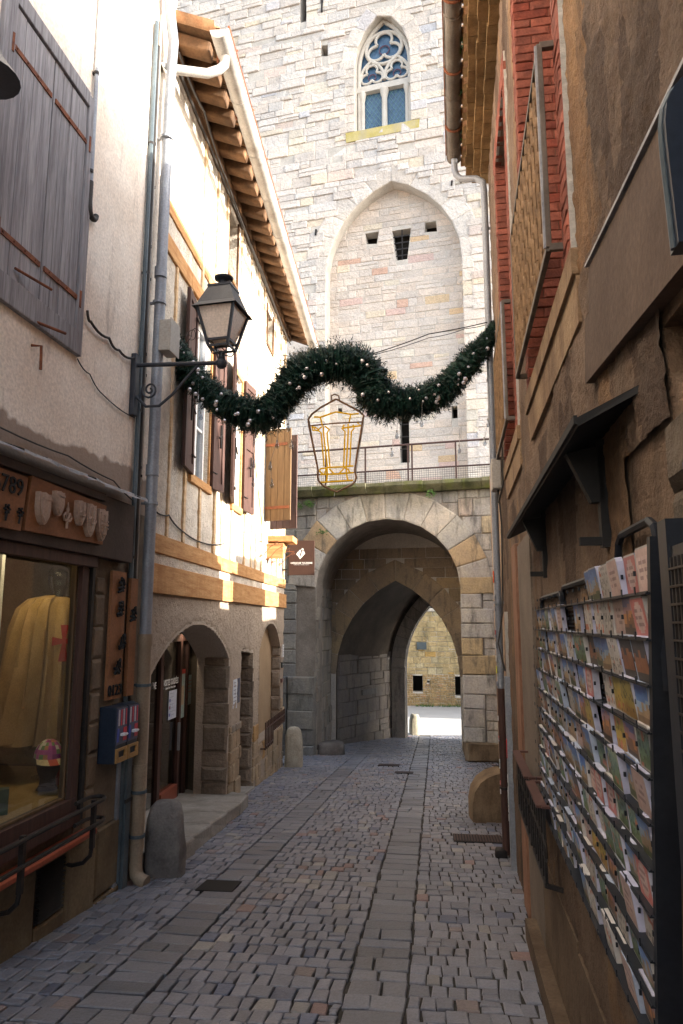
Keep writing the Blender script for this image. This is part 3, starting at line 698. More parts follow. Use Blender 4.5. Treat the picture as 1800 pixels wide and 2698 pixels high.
mb = MB(L1); mb.box(1, 5.86, 0, .10, 2.14, 2.62); mb.box(1, 5.3, .1, .13, 2.56, 2.62); mb.build('fascia', M['fascia'], shop, bevel=.006)
mb = MB(L1); mb.box(1, 5.34, .0, .07, 2.06, 2.138); mb.box(5.2, 5.285, -.05, .03, .34, 2.12); mb.box(2.9, 5.28, -.05, .035, .33, .42); mb.box(2.9, 5.3, -.02, .06, .24, .33); mb.build('window_frame', M['brownwood'], shop, bevel=.004)
mb = MB(L1); mb.box(5.18, 5.197, -.05, -.01, .42, 2.1, col=(1, .8, .4)); mb.box(2.9, 5.197, -.05, -.01, .42, .435, col=(1, .8, .4)); mb.build('inner_bead', M['board'], shop)
mb = MB(L1); mb.box(2.9, 5.18, -.03, -.022, .435, 2.1); mb.build('shop_glass', M['shopglass'], shop)
mb = MB(L1); mb.box(1.0, 5.45, .0, .12, .13, .165, col=(1, 1, 1)); mb.build('tile_sill', M['redtile'], shop, bevel=.006)
# window interior
mb = MB(L1)
V = [L1.P(s, o, z) for z in (.40, 2.3) for s, o in ((1.8, -.065), (6.4, -.065), (6.4, -1.85), (1.8, -1.85))]
mb.raw(V, [(0, 1, 2, 3), (7, 6, 5, 4), (1, 5, 6, 2), (2, 6, 7, 3), (3, 7, 4, 0)]); mb.build('display_room', M['shopwall'], shop)
for i, (s, o) in enumerate(((5.15, -.6), (5.5, -1.1))):
    mb = MB(L1); mb.bar((s, o, .4), (s, o, 2.25), .04); mb.build('display_post', M['curtain'], shop)
mb = MB(L1); mb.box(4.6, 6.2, -1.84, -1.8, .4, 2.2, col=(1, 1, 1)); mb.build('back_curtain', M['shutter'], shop)
ll = bpy.data.lights.new('shop_spotlight', 'AREA'); ll.energy = 6; ll.size = .5; ll.color = (1, .74, .36)
lo = bpy.data.objects.new('shop_spotlight', ll); COL.objects.link(lo); lo.location = L1.P(5.3, -.35, 2.2)
# tunic on a mannequin
mq = thing('mannequin', 'glassy mannequin in a cream tunic with a red cross behind the shop window', 'mannequin', L1.P(5.82, -.52, .42))
MC = L1.P(5.82, -.52, 0); ax = (L1.d.normalized()*.5+Vector((.86, 0, 0))*.0+L1.n*.0).normalized()
face = Vector((.55, -.83, 0)).normalized(); side = Vector((.83, .55, 0)).normalized()
MF = Fr(MC, side, face)
def robe(mb, prof, folds, n=72, a0=0, a1=360, amp=.04, dy=0):
    rows = []
    for i, (rx, ry, z) in enumerate(prof):
        row = []
        for k in range(n+1):
            a = R_(a0+(a1-a0)*k/n); t = i/(len(prof)-1)
            q = 1+amp*t*math.sin(a*folds+1.3*math.sin(a*3)+z*1.5)
            row.append(MF.P(rx*q*math.cos(a), ry*q*math.sin(a)+dy, z+.012*math.sin(a*folds*.5)*t))
        rows.append(row)
    V = [p for r in rows for p in r]; m = n+1
    mb.raw(V, [(i*m+k, i*m+k+1, (i+1)*m+k+1, (i+1)*m+k) for i in range(len(prof)-1) for k in range(n)])
mb = MB(MF); robe(mb, [(.07, .07, 1.86), (.14, .10, 1.84), (.215, .12, 1.79), (.235, .13, 1.68), (.22, .14, 1.5), (.21, .15, 1.3), (.235, .17, 1.1), (.26, .19, .9), (.28, .2, .70)], 13, amp=.3)
mb.build('tunic', M['tunic'], mq, smooth=True)
mb = MB(MF); robe(mb, [(.09, .09, 1.87), (.2, .14, 1.84), (.28, .17, 1.76), (.31, .19, 1.6), (.33, .21, 1.3), (.36, .24, 1.0), (.40, .27, .74)], 15, a0=55, a1=330-90+185-30, amp=.14)
cloak_open = mb
mb = MB(MF); robe(mb, [(.10, .10, 1.87), (.22, .15, 1.84), (.29, .18, 1.76), (.32, .20, 1.6), (.34, .22, 1.3), (.37, .25, 1.0), (.41, .28, .72)], 17, a0=112, a1=405, amp=.3)
mb.build('cloak', M['tunic'], mq, smooth=True)
cs = [(-.02, .10), (.02, .10), (.035, .05), (.014, .012)]
cross_ = [(-.032, .13), (.032, .13), (.014, .018), (.09, .036), (.09, -.036), (.014, -.018), (.036, -.16), (-.036, -.16), (-.014, -.018), (-.09, -.036), (-.09, .036), (-.014, .018)]
mb = MB(MF); mb.prism([(x+.03, z+1.50) for x, z in cross_], .165, .172); mb.build('red_cross', M['red'], mq)
mb = MB(MF); mb.box(.11, .15, .168, .172, 1.34, 1.38); mb.build('price_tag', M['white'], mq)
mb = MB(MF); mb.lathe([(.055, 0), (.06, .06), (.075, .1), (.088, .16), (.085, .23), (.05, .28), (.01, .295)], (0, 0, 1.84), 16, MF, sq=1.15)
mb.tube([(0, 0, .42), (0, 0, .8)], .02, 8); mb.lathe([(.12, 0), (.12, .012)], (0, 0, .42), 16, MF); mb.build('body_form', M['bulb'], mq, smooth=True)
# cap on stand and small goods
cp = thing('cap', 'pink flowered baseball cap on a stand in the shop window', 'cap', L1.P(5.35, -.28, .42))
cf = Fr(L1.P(5.42, -.28, 0), side, face)
mb = MB(cf); V = []; n = 20
for i in range(7):
    for k in range(n):
        a = k*2*math.pi/n; e = i/6*math.pi/2; V.append(cf.P(.105*math.cos(a)*math.cos(e), .12*math.sin(a)*math.cos(e), .66+.13*math.sin(e)))
for i in range(6):
    for k in range(n):
        c = rnd.choice([(.55, .06, .25), (.6, .12, .3), (.35, .03, .2), (.8, .7, .5), (.2, .3, .1), (.6, .25, .1)]); mb.raw([V[i*n+k], V[i*n+(k+1) % n], V[(i+1)*n+(k+1) % n], V[(i+1)*n+k]], [(0, 1, 2, 3)], c)
mb.build('crown', M['paper'], cp, smooth=True)
mb = MB(cf)
for i in range(8):
    a0, a1 = R_(20+140*i/8), R_(20+140*(i+1)/8); c = rnd.choice([(.7, .1, .05), (.8, .6, .3), (.6, .08, .2)])
    mb.face([(.103*math.cos(a0), .118*math.sin(a0), .66), (.103*math.cos(a1), .118*math.sin(a1), .66), (.105*math.cos(a1), .21*math.sin(a1)**.8, .63), (.105*math.cos(a0), .21*math.sin(a0)**.8, .63)], c)
mb.build('visor', M['paper'], cp)
mb = MB(cf); mb.lathe([(.08, 0), (.06, .03), (.055, .08), (.08, .14), (.092, .23)], (0, 0, .43), 14, cf); mb.build('stand', M['fascia'], cp, smooth=True)
mb = MB(L1); mb.lathe([(.0, 0), (.07, .01), (.085, .05), (.05, .07)], (4.95, -.4, .46), 16, L1, col=(.5, .03, .03)); mb.build('red_bowl', M['paper'], label='small red enamel bowl on the shop window floor', cat='bowl', smooth=True)
mb = MB(L1); mb.hexa([L1.P(*p) for p in ((4.45, -.3, .42), (4.85, -.2, .42), (4.9, -.45, .42), (4.5, -.55, .42), (4.45, -.36, .6), (4.75, -.3, .5), (4.8, -.5, .5), (4.5, -.58, .6))], col=(.13, .17, .14)); mb.build('book', M['paper'], label='grey green book lying slanted on the shop window floor', cat='book')
mb = MB(L1); mb.box(1.8, 6.2, -1.8, -.05, .405, .425); mb.build('display_floor', M['tunic'], shop)
for i, (s, o, a, c, nm, lb) in enumerate(((4.75, -.22, .16, (.10, .13, .08), 'book', 'dark green book standing near the sloping grey book in the shop window'), (5.02, -.5, .22, (.30, .17, .05), 'box', 'small tan gift box behind the red bowl in the shop window'), (5.62, -.3, .13, (.28, .04, .03), 'box', 'small red gift box right of the cap in the shop window'), (4.9, -.7, .3, (.10, .07, .05), 'box', 'tall brown gift box at the back of the shop window floor'))):
    mb = MB(lf(L1.P(s, o, .425), 25+i*20)); mb.box(-.06, .06, -.035, .035, 0, a, col=c); mb.box(-.05, .05, .035, .037, a*.3, a*.75, col=tuple(x*2.2 for x in c)); mb.build(nm, M['paper'], label=lb, cat=nm, bevel=.004)
kn = thing('round_shield', 'dark round shield with a brass boss at the left edge of the shop window', 'shield', L1.P(4.5, -.9, .5))
mb = MB(L1)
for r, c, w_ in ((.22, (.05, .03, .02), .03), (.17, (.35, .05, .03), .036), (.06, (.5, .35, .12), .06)): mb.tube([(4.62, -.75, .72), (4.62-.02, -.75+w_, .72)], r, 24, col=c)
mb.build('disc', M['colour'], kn)
# guard rail below the window
gr_ = thing('window_guard_rail', 'black iron double guard rail looped at its end under the shop window', 'rail', L1.P(4.9, .2, 0))
mb = MB(L1)
for z in (.40, .255):
    mb.tube([(1.5, .22, z), (5.30, .22, z)]+[(5.30+.1*math.sin(R_(a)), .155+.065*math.cos(R_(a)), z) for a in range(0, 181, 20)]+[(5.17, .09, z)], .014, 8)
mb.build('rail', M['iron'], gr_, smooth=True)
for s in (4.38, 5.22):
    mb = MB(L1); mb.bar((s, .2, .42), (s, .2, .10), .03); mb.tube([(s, .2, .11), (s, .19, .05), (s, .14, .0), (s, .06, -.02), (s, .0, -.01)], .015, 8); mb.build('bracket', M['iron'], gr_)
mb = MB(L1); mb.bar((5.35, .02, .0+.25), (5.35, .02, 2.1), .04); mb.build('upright', M['iron'], gr_)
# fascia panels
FA = cross(L1, 0); FW = Fr(L1.P(0, 0, 0), L1.d.normalized(), L1.n)
def onL1(s): return s*L1.d.length
p1 = thing('number_panel', 'terracotta panel of black iron numerals over the shop window', 'sign', L1.P(4.0, .12, 2.2))
mb = MB(L1); mb.prism([(3.7, 2.2), (4.26, 2.2), (4.3, 2.54), (3.7, 2.54)], .10, .125); mb.build('panel', M['terra'], p1)
text('456789', .15, FW, onL1(4.03), .128, 2.41, M['black'], p1, 'numerals', .006)
def blobrow(mb, f, s0, z0, n, dx, r):
    for i in range(n):
        for k in range(5): mb.ball((s0+i*dx+rnd.uniform(-.02, .02), .135, z0+rnd.uniform(-.045, .045)), rnd.uniform(.01, r), 6, f)
for i in range(4):
    mb = MB(L1); s = 3.84+i*.13
    for q in range(6): a = q*1.05; mb.tube([(s+.03*math.cos(a), .135, 2.31+.03*math.sin(a)), (s+.012*math.cos(a+.6), .135, 2.31+.012*math.sin(a+.6))], .007, 5)
    mb.tube([(s, .135, 2.30), (s-.01, .135, 2.24)], .007, 5); mb.build('iron_ornament', M['black'], p1)
p2 = thing('shield_panel', 'terracotta panel hung with moulded heraldic shields over the shop window', 'sign', L1.P(4.8, .12, 2.2))
mb = MB(L1); mb.prism([(4.30, 2.21), (5.29, 2.23), (5.32, 2.53), (4.34, 2.56)], .10, .125); mb.build('panel', M['terra'], p2)
def shield(s, z, w, h, motif):
    P = [(-.5, .5), (-.3, .46), (0, .52), (.3, .46), (.5, .5), (.5, 0), (.42, -.25), (.2, -.45), (0, -.54), (-.2, -.45), (-.42, -.25), (-.5, 0)]
    mb = MB(L1); mb.prism([(s+x*w, z+y*h) for x, y in P], .125, .16); mb.prism([(s+x*w*.8, z+y*h*.8) for x, y in P], .16, .168)
    sh = mb.build('shield', M['plasterpink'], p2, bevel=.006)
    mb = MB(L1)
    if motif == 'lys':
        mb.lathe([(.004, 0), (w*.14, h*.22), (.004, h*.42)], (s, .172, z-h*.02), 8, L1, sq=.5)
        for q in (-1, 1): mb.tube([(s+q*w*.05, .172, z-h*.12), (s+q*w*.2, .172, z+h*.08), (s+q*w*.33, .172, z-h*.0), (s+q*w*.26, .172, z-h*.1)], w*.055, 6)
        mb.box(s-w*.22, s+w*.22, .165, .18, z-h*.15, z-h*.1); mb.tube([(s, .172, z-h*.12), (s, .172, z-h*.34)], w*.06, 6)
    elif motif == 'cross':
        for a in range(0, 360, 90):
            ca, sa = math.cos(R_(a)), math.sin(R_(a)); mb.bar((s+ca*w*.06, .172, z+sa*h*.05), (s+ca*w*.3, .172, z+sa*h*.3), .014)
            for b in (-35, 0, 35): mb.ball((s+math.cos(R_(a+b*.6))*w*.34, .172, z+math.sin(R_(a+b*.6))*h*.32), .009, 6, L1)
    else:
        for q in range(3): mb.tube([(s-w*.25+q*w*.25, .165, z+h*.25), (s-w*.2+q*w*.2, .165, z-h*.2)], .006, 5)
        mb.box(s-w*.4, s+w*.4, .165, .172, z+h*.28, z+h*.34)
    mb.build('emblem', M['plasterpink'], sh, smooth=True)
shield(4.45, 2.37, .13, .2, 'bars'); shield(4.62, 2.43, .10, .16, 'bars'); shield(4.90, 2.41, .10, .17, 'lys'); shield(5.04, 2.38, .13, .23, 'lys'); shield(5.22, 2.37, .13, .23, 'cross')
mb = MB(L1)
mb.lathe([(.004, 0), (.016, .04), (.004, .09)], (4.75, .14, 2.37), 8, L1, sq=.6)
for q in (-1, 1): mb.tube([(4.75, .14, 2.33), (4.75+q*.03, .14, 2.385), (4.75+q*.05, .14, 2.36), (4.75+q*.04, .14, 2.34)], .009, 6)
mb.bar((4.71, .14, 2.335), (4.79, .14, 2.335), .012); mb.tube([(4.75, .14, 2.33), (4.75, .14, 2.28)], .009, 6); mb.build('lily_emblem', M['plasterpink'], p2, smooth=True)
# iron ornaments board on the pier
p3 = thing('iron_ornament_board', 'terracotta board of black wrought iron figures on the shop pier beside the downpipe', 'sign', L1.P(5.9, .05, 1.05))
mb = MB(L1); mb.box(5.62, 5.86, .03, .055, 1.05, 2.06); mb.box(5.95, 6.08, .03, .06, 1.05, 2.02); mb.build('panel', M['terra'], p3)
for i, (s, z) in enumerate(((5.74, 1.95), (5.74, 1.76), (5.98, 1.72), (5.8, 1.5), (5.74, 1.3))):
    mb = MB(L1)
    for q in range(9):
        a = q*.7+i; mb.tube([(s+.05*math.cos(a), .07, z+.06*math.sin(a*1.3)), (s+.03*math.cos(a+1), .085, z+.05*math.sin(a+.8)), (s+.01, .07, z+.02*math.cos(a))], .011, 5)
    mb.build('iron_figure', M['black'], p3, smooth=True)
text('0123', .12, FW, onL1(5.74), .06, 1.08, M['black'], p3, 'numerals', .006)
# capsule machines
for i, s in enumerate((5.60, 5.80)):
    t = thing('coin_dispenser', ['dark teal coin dispenser with flag front beside the window, the nearer of two', 'dark teal coin dispenser with flag front next to the downpipe, the farther of two'][i], 'dispenser', L1.P(s+.1, .1, .56), 'coin dispensers on the shop pier')
    cf2 = cross(L1, s)
    mb = MB(L1); mb.box(s, s+.19, .0, .15, .58, 1.0); mb.build('case', M['navy'], t, bevel=.006)
    mb = MB(L1)
    mb.box(s+.015, s+.185, .15, .156, .72, .99, col=(.08, .09, .16))
    for k in range(4): mb.box(s+.03+k*.04, s+.05+k*.04, .156, .158, .86, .98, col=(.55, .05, .07) if k % 2 else (.5, .5, .55))
    mb.box(s+.12, s+.18, .156, .158, .74, .84, col=(.5, .05, .07)); mb.box(s+.02, s+.05, .156, .158, .74, .84, col=(.05, .08, .4))
    mb.build('front_plate', M['colour'], t)
    mb = MB(L1); mb.lathe([(.03, 0), (.03, .02)], (s+.1, .16, .78), 12, L1, col=(.6, .6, .62)); mb.tube([(s+.06, .18, .79), (s+.14, .18, .79)], .01, 6, col=(.6, .6, .62)); mb.build('coin_knob', M['colour'], t)
    mb = MB(L1); mb.prism([(s+.01, .585), (s+.195, .585), (s+.195, .69), (s+.01, .69)], .15, .162, col=(.35, .2, .07), holes=[[(s+.05, .62), (s+.15, .62), (s+.16, .67), (s+.04, .67)]]); mb.build('tray_mouth', M['colour'], t)
# shutters of the shop house
sh = thing('window_shutters', 'pair of weathered blue grey plank shutters closed on rusty strap hinges', 'shutters', L1.P(4.4, .03, 3.6))
mb = MB(L1)
for a, b, z0, z1 in ((3.86, 3.98, 3.66, 5.74), (4.90, 4.99, 3.60, 5.70), (3.98, 4.90, 3.60, 3.78), (3.98, 4.90, 5.6, 5.72)): mb.box(a, b, -.05, .035, z0, z1, col=(.9, .9, .9))
mb.build('frame', M['shutter'], sh, bevel=.006)
for a, b in ((3.985, 4.44), (4.45, 4.895)):
    mb = MB(L1); x = a
    for i in range(4):
        w_ = (b-a)/4; k = rnd.uniform(.8, 1.15); mb.box(x+.002, x+w_-.002, -.03, .015+rnd.uniform(-.003, .003), 3.79, 5.59+rnd.uniform(-.01, .01), col=(k, k, k)); x += w_
    lf_ = mb.build('leaf', M['shutter'], sh, bevel=.003)
    out = a < 4.2
    for z in (4.03, 5.30):
        mb = MB(L1); e0, e1 = (a-.03, b-.02) if out else (a+.02, b+.03)
        mb.box(e0, e1, .015, .024, z-.018, z+.018); mb.tube([(e0 if out else e1, .03, z-.07), (e0 if out else e1, .03, z+.06)], .014, 6)
        for q in range(4): mb.ball((e0+(e1-e0)*(q+.5)/4, .025, z), .008, 6, L1)
        mb.build('strap_hinge', M['rust'], lf_)
mb = MB(L1); mb.tube([(4.15, .03, 3.86), (4.45, .1, 3.86)], .009, 6); mb.build('stay_bar', M['rust'], sh)
for s, z, dz in ((4.5, 3.62, 0), (4.7, 3.50, 1)):
    mb = MB(L1); mb.tube([(s-.1, .02, 3.62), (s+.12, .12, 3.62)] if not dz else [(4.42, 0, 3.46), (4.44, .06, 3.46), (4.45, .06, 3.30)], .01, 6); tag(mb.build('iron_pin', M['rust'], sh))
hn = thing('metal_lamp_shade', 'dark flared metal lamp shade sticking out at the left edge above the street', 'lamp', L1.P(3.3, .4, 4.4))
mb = MB(L1); mb.lathe([(.16, 0), (.14, .03), (.07, .12), (.04, .2)], (3.28, .4, 4.42), 20, L1); mb.build('shade', M['lampiron'], hn, smooth=True)
mb = MB(L1); mb.tube([(3.28, 0, 4.66), (3.28, .4, 4.66), (3.28, .4, 4.6)], .015, 8); mb.build('arm', M['lampiron'], hn)
# ================================================================== half-timbered house (left, far)
hh = thing('half_timbered_house', 'cream rendered half timbered house with ochre beams and an arched glazed entrance', 'building', L2.P(10, 0, -1))
S0, S1 = 6.5, 14.2
door = arch(6.78, 9.82, 1.16, 1.63, 8, bottom=-1.2)
slot = [(10.52, -1.3), (11.40, -1.3), (11.40, 1.17), (10.52, 1.24)]
nic = arch(11.84, 13.95, 1.16, 1.64, 8, bottom=-.3)
wins = [(7.74, 8.46), (9.66, 10.16)]
WZ0, WZ1 = 3.30, 5.22
up = [[(9.12, 6.5), (9.66, 6.5), (9.66, 7.45), (9.12, 7.45)], [(12.0, 6.62), (12.55, 6.62), (12.55, 7.3), (12.0, 7.3)]]
big = [(11.9, 3.35), (12.6, 3.35), (12.6, 4.95), (11.9, 4.95)]
holes = [door, slot, nic, big]+[[(a, WZ0), (b, WZ0), (b, WZ1), (a, WZ1)] for a, b in wins]+up
rp = [(S0, -1.6), (S1, -1.6), (S1, 7.75), (S0, 7.75)]
wall('wall', L2, rp, holes, .45, M['cream'], hh)
mb = MB(L2); mb.box(S0, S1, -7, -1.4, -2, 7.7); mb.box(S0, S1, -1.4, -.46, 1.7, 7.7); mb.box(S0, 6.6, -1.4, -.46, -2, 1.7); mb.box(11.0, S1, -1.4, -.75, -2, 1.7); mb.box(S1-.3, S1, -1.4, -.45, -2, 1.7); mb.build('house_mass', M['cream'], hh)
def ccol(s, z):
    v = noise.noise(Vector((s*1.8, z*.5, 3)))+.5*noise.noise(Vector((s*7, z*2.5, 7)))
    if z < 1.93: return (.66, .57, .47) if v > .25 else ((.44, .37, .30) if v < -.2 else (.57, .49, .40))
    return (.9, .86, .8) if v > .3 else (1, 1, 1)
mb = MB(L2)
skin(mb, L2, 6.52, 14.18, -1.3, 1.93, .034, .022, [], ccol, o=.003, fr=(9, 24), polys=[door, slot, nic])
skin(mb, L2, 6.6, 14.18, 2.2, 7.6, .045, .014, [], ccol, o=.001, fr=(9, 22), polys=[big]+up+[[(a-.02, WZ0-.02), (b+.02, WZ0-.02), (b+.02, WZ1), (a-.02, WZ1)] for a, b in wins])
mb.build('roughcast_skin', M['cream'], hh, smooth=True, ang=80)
# rubble at the foot and around openings
mb = MB(L2)
for s0, s1, z0, z1 in ((9.86, 10.5, -1.2, .25), (11.42, 11.82, -1.3, .1), (11.84, 13.95, -1.4, -.32), (13.97, 14.2, -1.4, .2)):
    mb = MB(L2); ashlar(mb, L2, s0, s1, z0, z1, (.12, .26), (.14, .42), (.40, .31, .22), alts=[(.42, .26, .12), (.32, .28, .24)], out=(.015, .045), var=.15, skip=.15)
    mb.build('rubble_foot', M['jamb'], hh)
mb = MB(L2)
def jamb(s, z0, z1, depth, dirn, base=(.27, .22, .18)):
    mb = MB(L2); f = Fr(L2.P(s, 0, 0), -L2.n, L2.d.normalized()*dirn); z = z0
    while z < z1-.02:
        h = min(rnd.uniform(.16, .34), z1-z); stone(mb, f, .0, depth, z+.004, z+h-.004, rnd.uniform(.01, .05), base, bev=.03, j=.012, var=.2); z += h
    mb.build('jamb_stones', M['jamb'], hh)
jamb(9.82, -1.1, 1.2, .34, -1); jamb(11.40, -1.2, 1.18, .5, -1); jamb(13.95, -.3, 1.2, .18, -1); jamb(11.84, -.3, 1.1, .1, -1)
mb = MB(L2)
for z0, z1, o, s0 in ((1.93, 2.20, .06, S0), (2.32, 2.50, .04, S0), (5.83, 5.98, .03, S0), (5.40, 5.60, .035, S0)):
    s = s0; mb = MB(L2)
    while s < S1-.2:
        L = min(rnd.uniform(2.2, 3.4), S1-s) if z0 < 5 else rnd.uniform(1.0, 1.4)
        mb.box(s, s+L-.004, -.02, o+rnd.uniform(-.004, .004), z0+rnd.uniform(-.008, .008), z1+rnd.uniform(-.008, .008)); s += L
        if z0 > 5 and s > 7.9: break
    mb.build('horizontal_beam', M['beam'], hh, bevel=.008)
mb = MB(L2)
for s in (6.98, 7.5, 8.1, 8.72, 9.1, 9.62, 10.45, 10.95, 11.3, 11.75, 12.75, 13.2, 13.7, 14.05):
    w_ = rnd.uniform(.05, .09); z1 = 5.40 if s < 7.2 else (3.2 if any(a-.1 < s < b+.1 for a, b in wins) else 5.6); e = rnd.uniform(-.03, .03)
    mb.prism([(s, 2.5), (s+w_, 2.5), (s+w_+e, z1), (s+e, z1)], -.02, .026+rnd.uniform(0, .01))
for s in (7.9, 8.5, 9.0, 9.9, 10.6, 11.2, 11.7, 12.8, 13.4, 13.9):
    w_ = rnd.uniform(.05, .08); mb.prism([(s, 5.6), (s+w_, 5.6), (s+w_, 7.6), (s, 7.6)], -.02, .026+rnd.uniform(0, .01))
mb.prism([(10.6, 5.0), (10.75, 5.05), (12.0, 3.2), (11.85, 3.2)], -.02, .032); mb.prism([(12.9, 5.3), (13.0, 5.3), (13.8, 2.6), (13.65, 2.6)], -.02, .025)
mb.build('timber_studs', M['stud'], hh, bevel=.004)
for i, (a, b) in enumerate(wins+[(11.9, 12.6)]):
    z0, z1 = (WZ0, WZ1) if i < 2 else (3.35, 4.95)
    mb = MB(L2); m = (a+b)/2
    for q in ((a, a+.05, z0, z1), (b-.05, b, z0, z1), (a+.05, b-.05, z0, z0+.06), (a+.05, b-.05, z1-.06, z1), (m-.03, m+.03, z0+.06, z1-.06)): mb.box(q[0], q[1], -.12, -.05, q[2], q[3])
    for z in (z0+.65, z0+1.25): mb.box(a+.05, b-.05, -.10, -.065, z, z+.03)
    wn = mb.build('window', M['curtain'], hh)
    mb = MB(L2); mb.box(a, b, -.095, -.09, z0, z1); mb.build('pane', M['glass'], wn)
    mb = MB(L2); mb.box(a, b, -.3, -.2, z0, z1); mb.build('curtain', M['white'], wn)
    if i < 2:
        mb = MB(L2); mb.box(a-.08, b+.06, -.03, .05, z0-.10, z0-.002); mb.build('sill', M['beam'], wn, bevel=.006)
        mb = MB(L2); mb.box(a-.07, a-.004, -.03, .022, z0, z1); mb.box(b+.004, b+.07, -.03, .022, z0, z1); mb.box(a-.07, b+.07, -.03, .024, z1+.003, z1+.09); mb.build('surround', M['beam'], wn)
for q in up:
    a, b, z0, z1 = q[0][0], q[1][0], q[0][1], q[2][1]
    mb = MB(L2); mb.box(a-.05, a-.002, -.03, .03, z0-.05, z1+.05); mb.box(b+.002, b+.05, -.03, .03, z0-.05, z1+.05); mb.box(a-.002, b+.002, -.03, .03, z0-.05, z0-.002)
    mb.box((a+b)/2-.02, (a+b)/2+.02, -.2, -.16, z0, z1); wn = mb.build('attic_window', M['rafter'], hh)
    mb = MB(L2); mb.box(a, b, -.24, -.22, z0, z1); mb.build('pane', M['black'], wn)
def leaf(s, side, ang, w_, z0=WZ0-.02, z1=WZ1+.05, mat='brownwood', nm='shutter'):
    """shutter leaf hinged at s; side -1: lies towards the viewer, +1: away; ang = opening from the wall"""
    d = L2.d.normalized()*side; n = L2.n; a = R_(ang)
    f = Fr(L2.P(s, .03, 0), d*math.cos(a)+n*math.sin(a), n*math.cos(a)-d*math.sin(a))
    mb = MB(f); t = .035
    mb.box(.0, w_, .0, t*.5, z0+.02, z1-.02)
    for q in ((0, .07, z0, z1), (w_-.07, w_, z0, z1), (.07, w_-.07, z0, z0+.1), (.07, w_-.07, z1-.1, z1), (.07, w_-.07, (z0+z1)/2-.05, (z0+z1)/2+.05)): mb.box(q[0], q[1], -.006, t, q[2], q[3])
    x = mb.build(nm, M[mat], hh, bevel=.004)
    mb = MB(f); mb.bar((w_*.55, t+.01, z0+.55), (w_*.55, t+.01, z0+.85), .02); mb.tube([(w_*.55, t+.02, z0+.72), (w_*.3, t+.03, z0+.66)], .01, 6)
    for z in (z0+.2, z1-.2): mb.bar((-.02, t+.005, z), (w_*.3, t+.005, z), .025, .01)
    mb.build('iron_latch', M['iron'], x); return x
leaf(7.70, -1, 6, .50); leaf(8.50, 1, 8, .36); leaf(9.62, -1, 12, .60); leaf(10.22, 1, 7, .46)
# plank shutter standing open and the darker leaf behind it
def openleaf(s, w_, mat, z0, z1, strap):
    ca, sa = math.cos(R_(17)), math.sin(R_(17)); dn = L2.d.normalized()
    f = Fr(L2.P(s+.12, 0, 0), L2.n*ca-dn*sa, -dn*ca-L2.n*sa); mb = MB(f); n = 4
    for i in range(n): mb.box(.02+i*w_/n, .02+(i+1)*w_/n-.003, -.03, .0, z0, z1)
    x = mb.build('open_shutter', M[mat], hh, bevel=.003)
    if strap:
        mb = MB(f); mb.box(.0, w_, .002, .01, z0+.2, z0+.25); mb.box(.0, w_*.9, .002, .01, z1-.3, z1-.25); mb.build('strap_hinge', M['rust'], x)
        mb = MB(f); mb.box(.0, .03, .003, .012, z0, z1); mb.build('edge_strip', M['zinc'], x)
    return x
openleaf(11.86, .50, 'board', 3.37, 4.98, True); openleaf(12.4, .53, 'brownwood', 3.30, 5.0, False)
mb = MB(L2); mb.box(12.4, 12.9, .0, .46, 3.06, 3.17); mb.prism([(12.3, 2.75), (12.4, 2.8), (12.8, 3.06), (12.3, 3.02)], .0, .3); mb.build('timber_bracket_shelf', M['beam'], hh, bevel=.01)
# entrance
gl = Fr(L2.P(0, -.62, 0), L2.d, L2.n)
mb = MB(L2); mb.box(6.62, 10.98, -1.38, -1.25, -1.2, 1.7); mb.build('office_dark_slab', M['fascia'], hh)  # dark slab paints in the unlit room behind the glass
fz = lambda s: gz(s*.98)+.16
mb = MB(L2)
P = [L2.P(*p) for p in ((6.6, .30, fz(6.6)), (9.84, .30, fz(9.84)), (9.84, -1.3, fz(9.84)), (6.6, -1.3, fz(6.6)), (11.0, -1.38, fz(10.6)), (6.6, .30, -1.3), (9.84, .30, -1.3), (9.84, -.0, -1.3))]
mb.raw(P, [(0, 1, 2, 3), (0, 5, 6, 1), (1, 6, 7, 2), (1, 2, 4)])
for i in range(5):
    s = 6.6+i*.65; mb.hexa([L2.P(a, b, fz(a)+c) for c in (-.16, .006) for a, b in ((s+.004, .0), (s+.646, .0), (s+.646, .32+rnd.uniform(-.03, .03)), (s+.004, .32+rnd.uniform(-.03, .03)))])
st_ = mb.build('door_step', M['sidewalk'], hh, bevel=.02)
mb = MB(L2); V = [L2.P(9.84, -.30, z) for z in (-1.2, 1.66)]+[L2.P(10.75, -1.25, z) for z in (-1.2, 1.9)]; mb.raw(V, [(0, 2, 3, 1)]); mb.raw([L2.P(*p) for p in ((6.6, -.44, 1.66), (10.9, -.44, 1.66), (10.9, -1.39, 1.9), (6.6, -1.39, 1.9))], [(0, 1, 2, 3)])
mb.build('entrance_lining', material('brown_lining', (.13, .10, .07), (.19, .15, .11), scale=2, bump=.3), hh)
en = MB(gl)
for s0, s1 in ((8.78, 8.88), (9.54, 9.62), (9.86, 9.92), (10.35, 10.42)): en.box(s0, s1, -.03, .03, -.75, 1.45 if s0 < 9.6 else 1.38)
en.box(6.7, 10.42, -.03, .028, 1.40, 1.50)
e = en.build('glazed_door', M['brownwood'], hh, bevel=.004)
mb = MB(gl); mb.box(6.7, 10.4, -.012, -.006, -.75, 1.42); mb.build('pane', M['glassd'], e)
mb = MB(gl); mb.box(8.9, 9.52, -.02, .045, -.60, -.42, col=(.25, .07, .04)); mb.build('kick_plate', M['colour'], e)
mb = MB(gl); mb.box(9.50, 9.52, .03, .06, .0, .35); mb.build('handle', M['zinc'], e)
mb = MB(gl)
mb.box(9.18, 9.50, .0, .004, .42, .78, col=(.55, .58, .66))
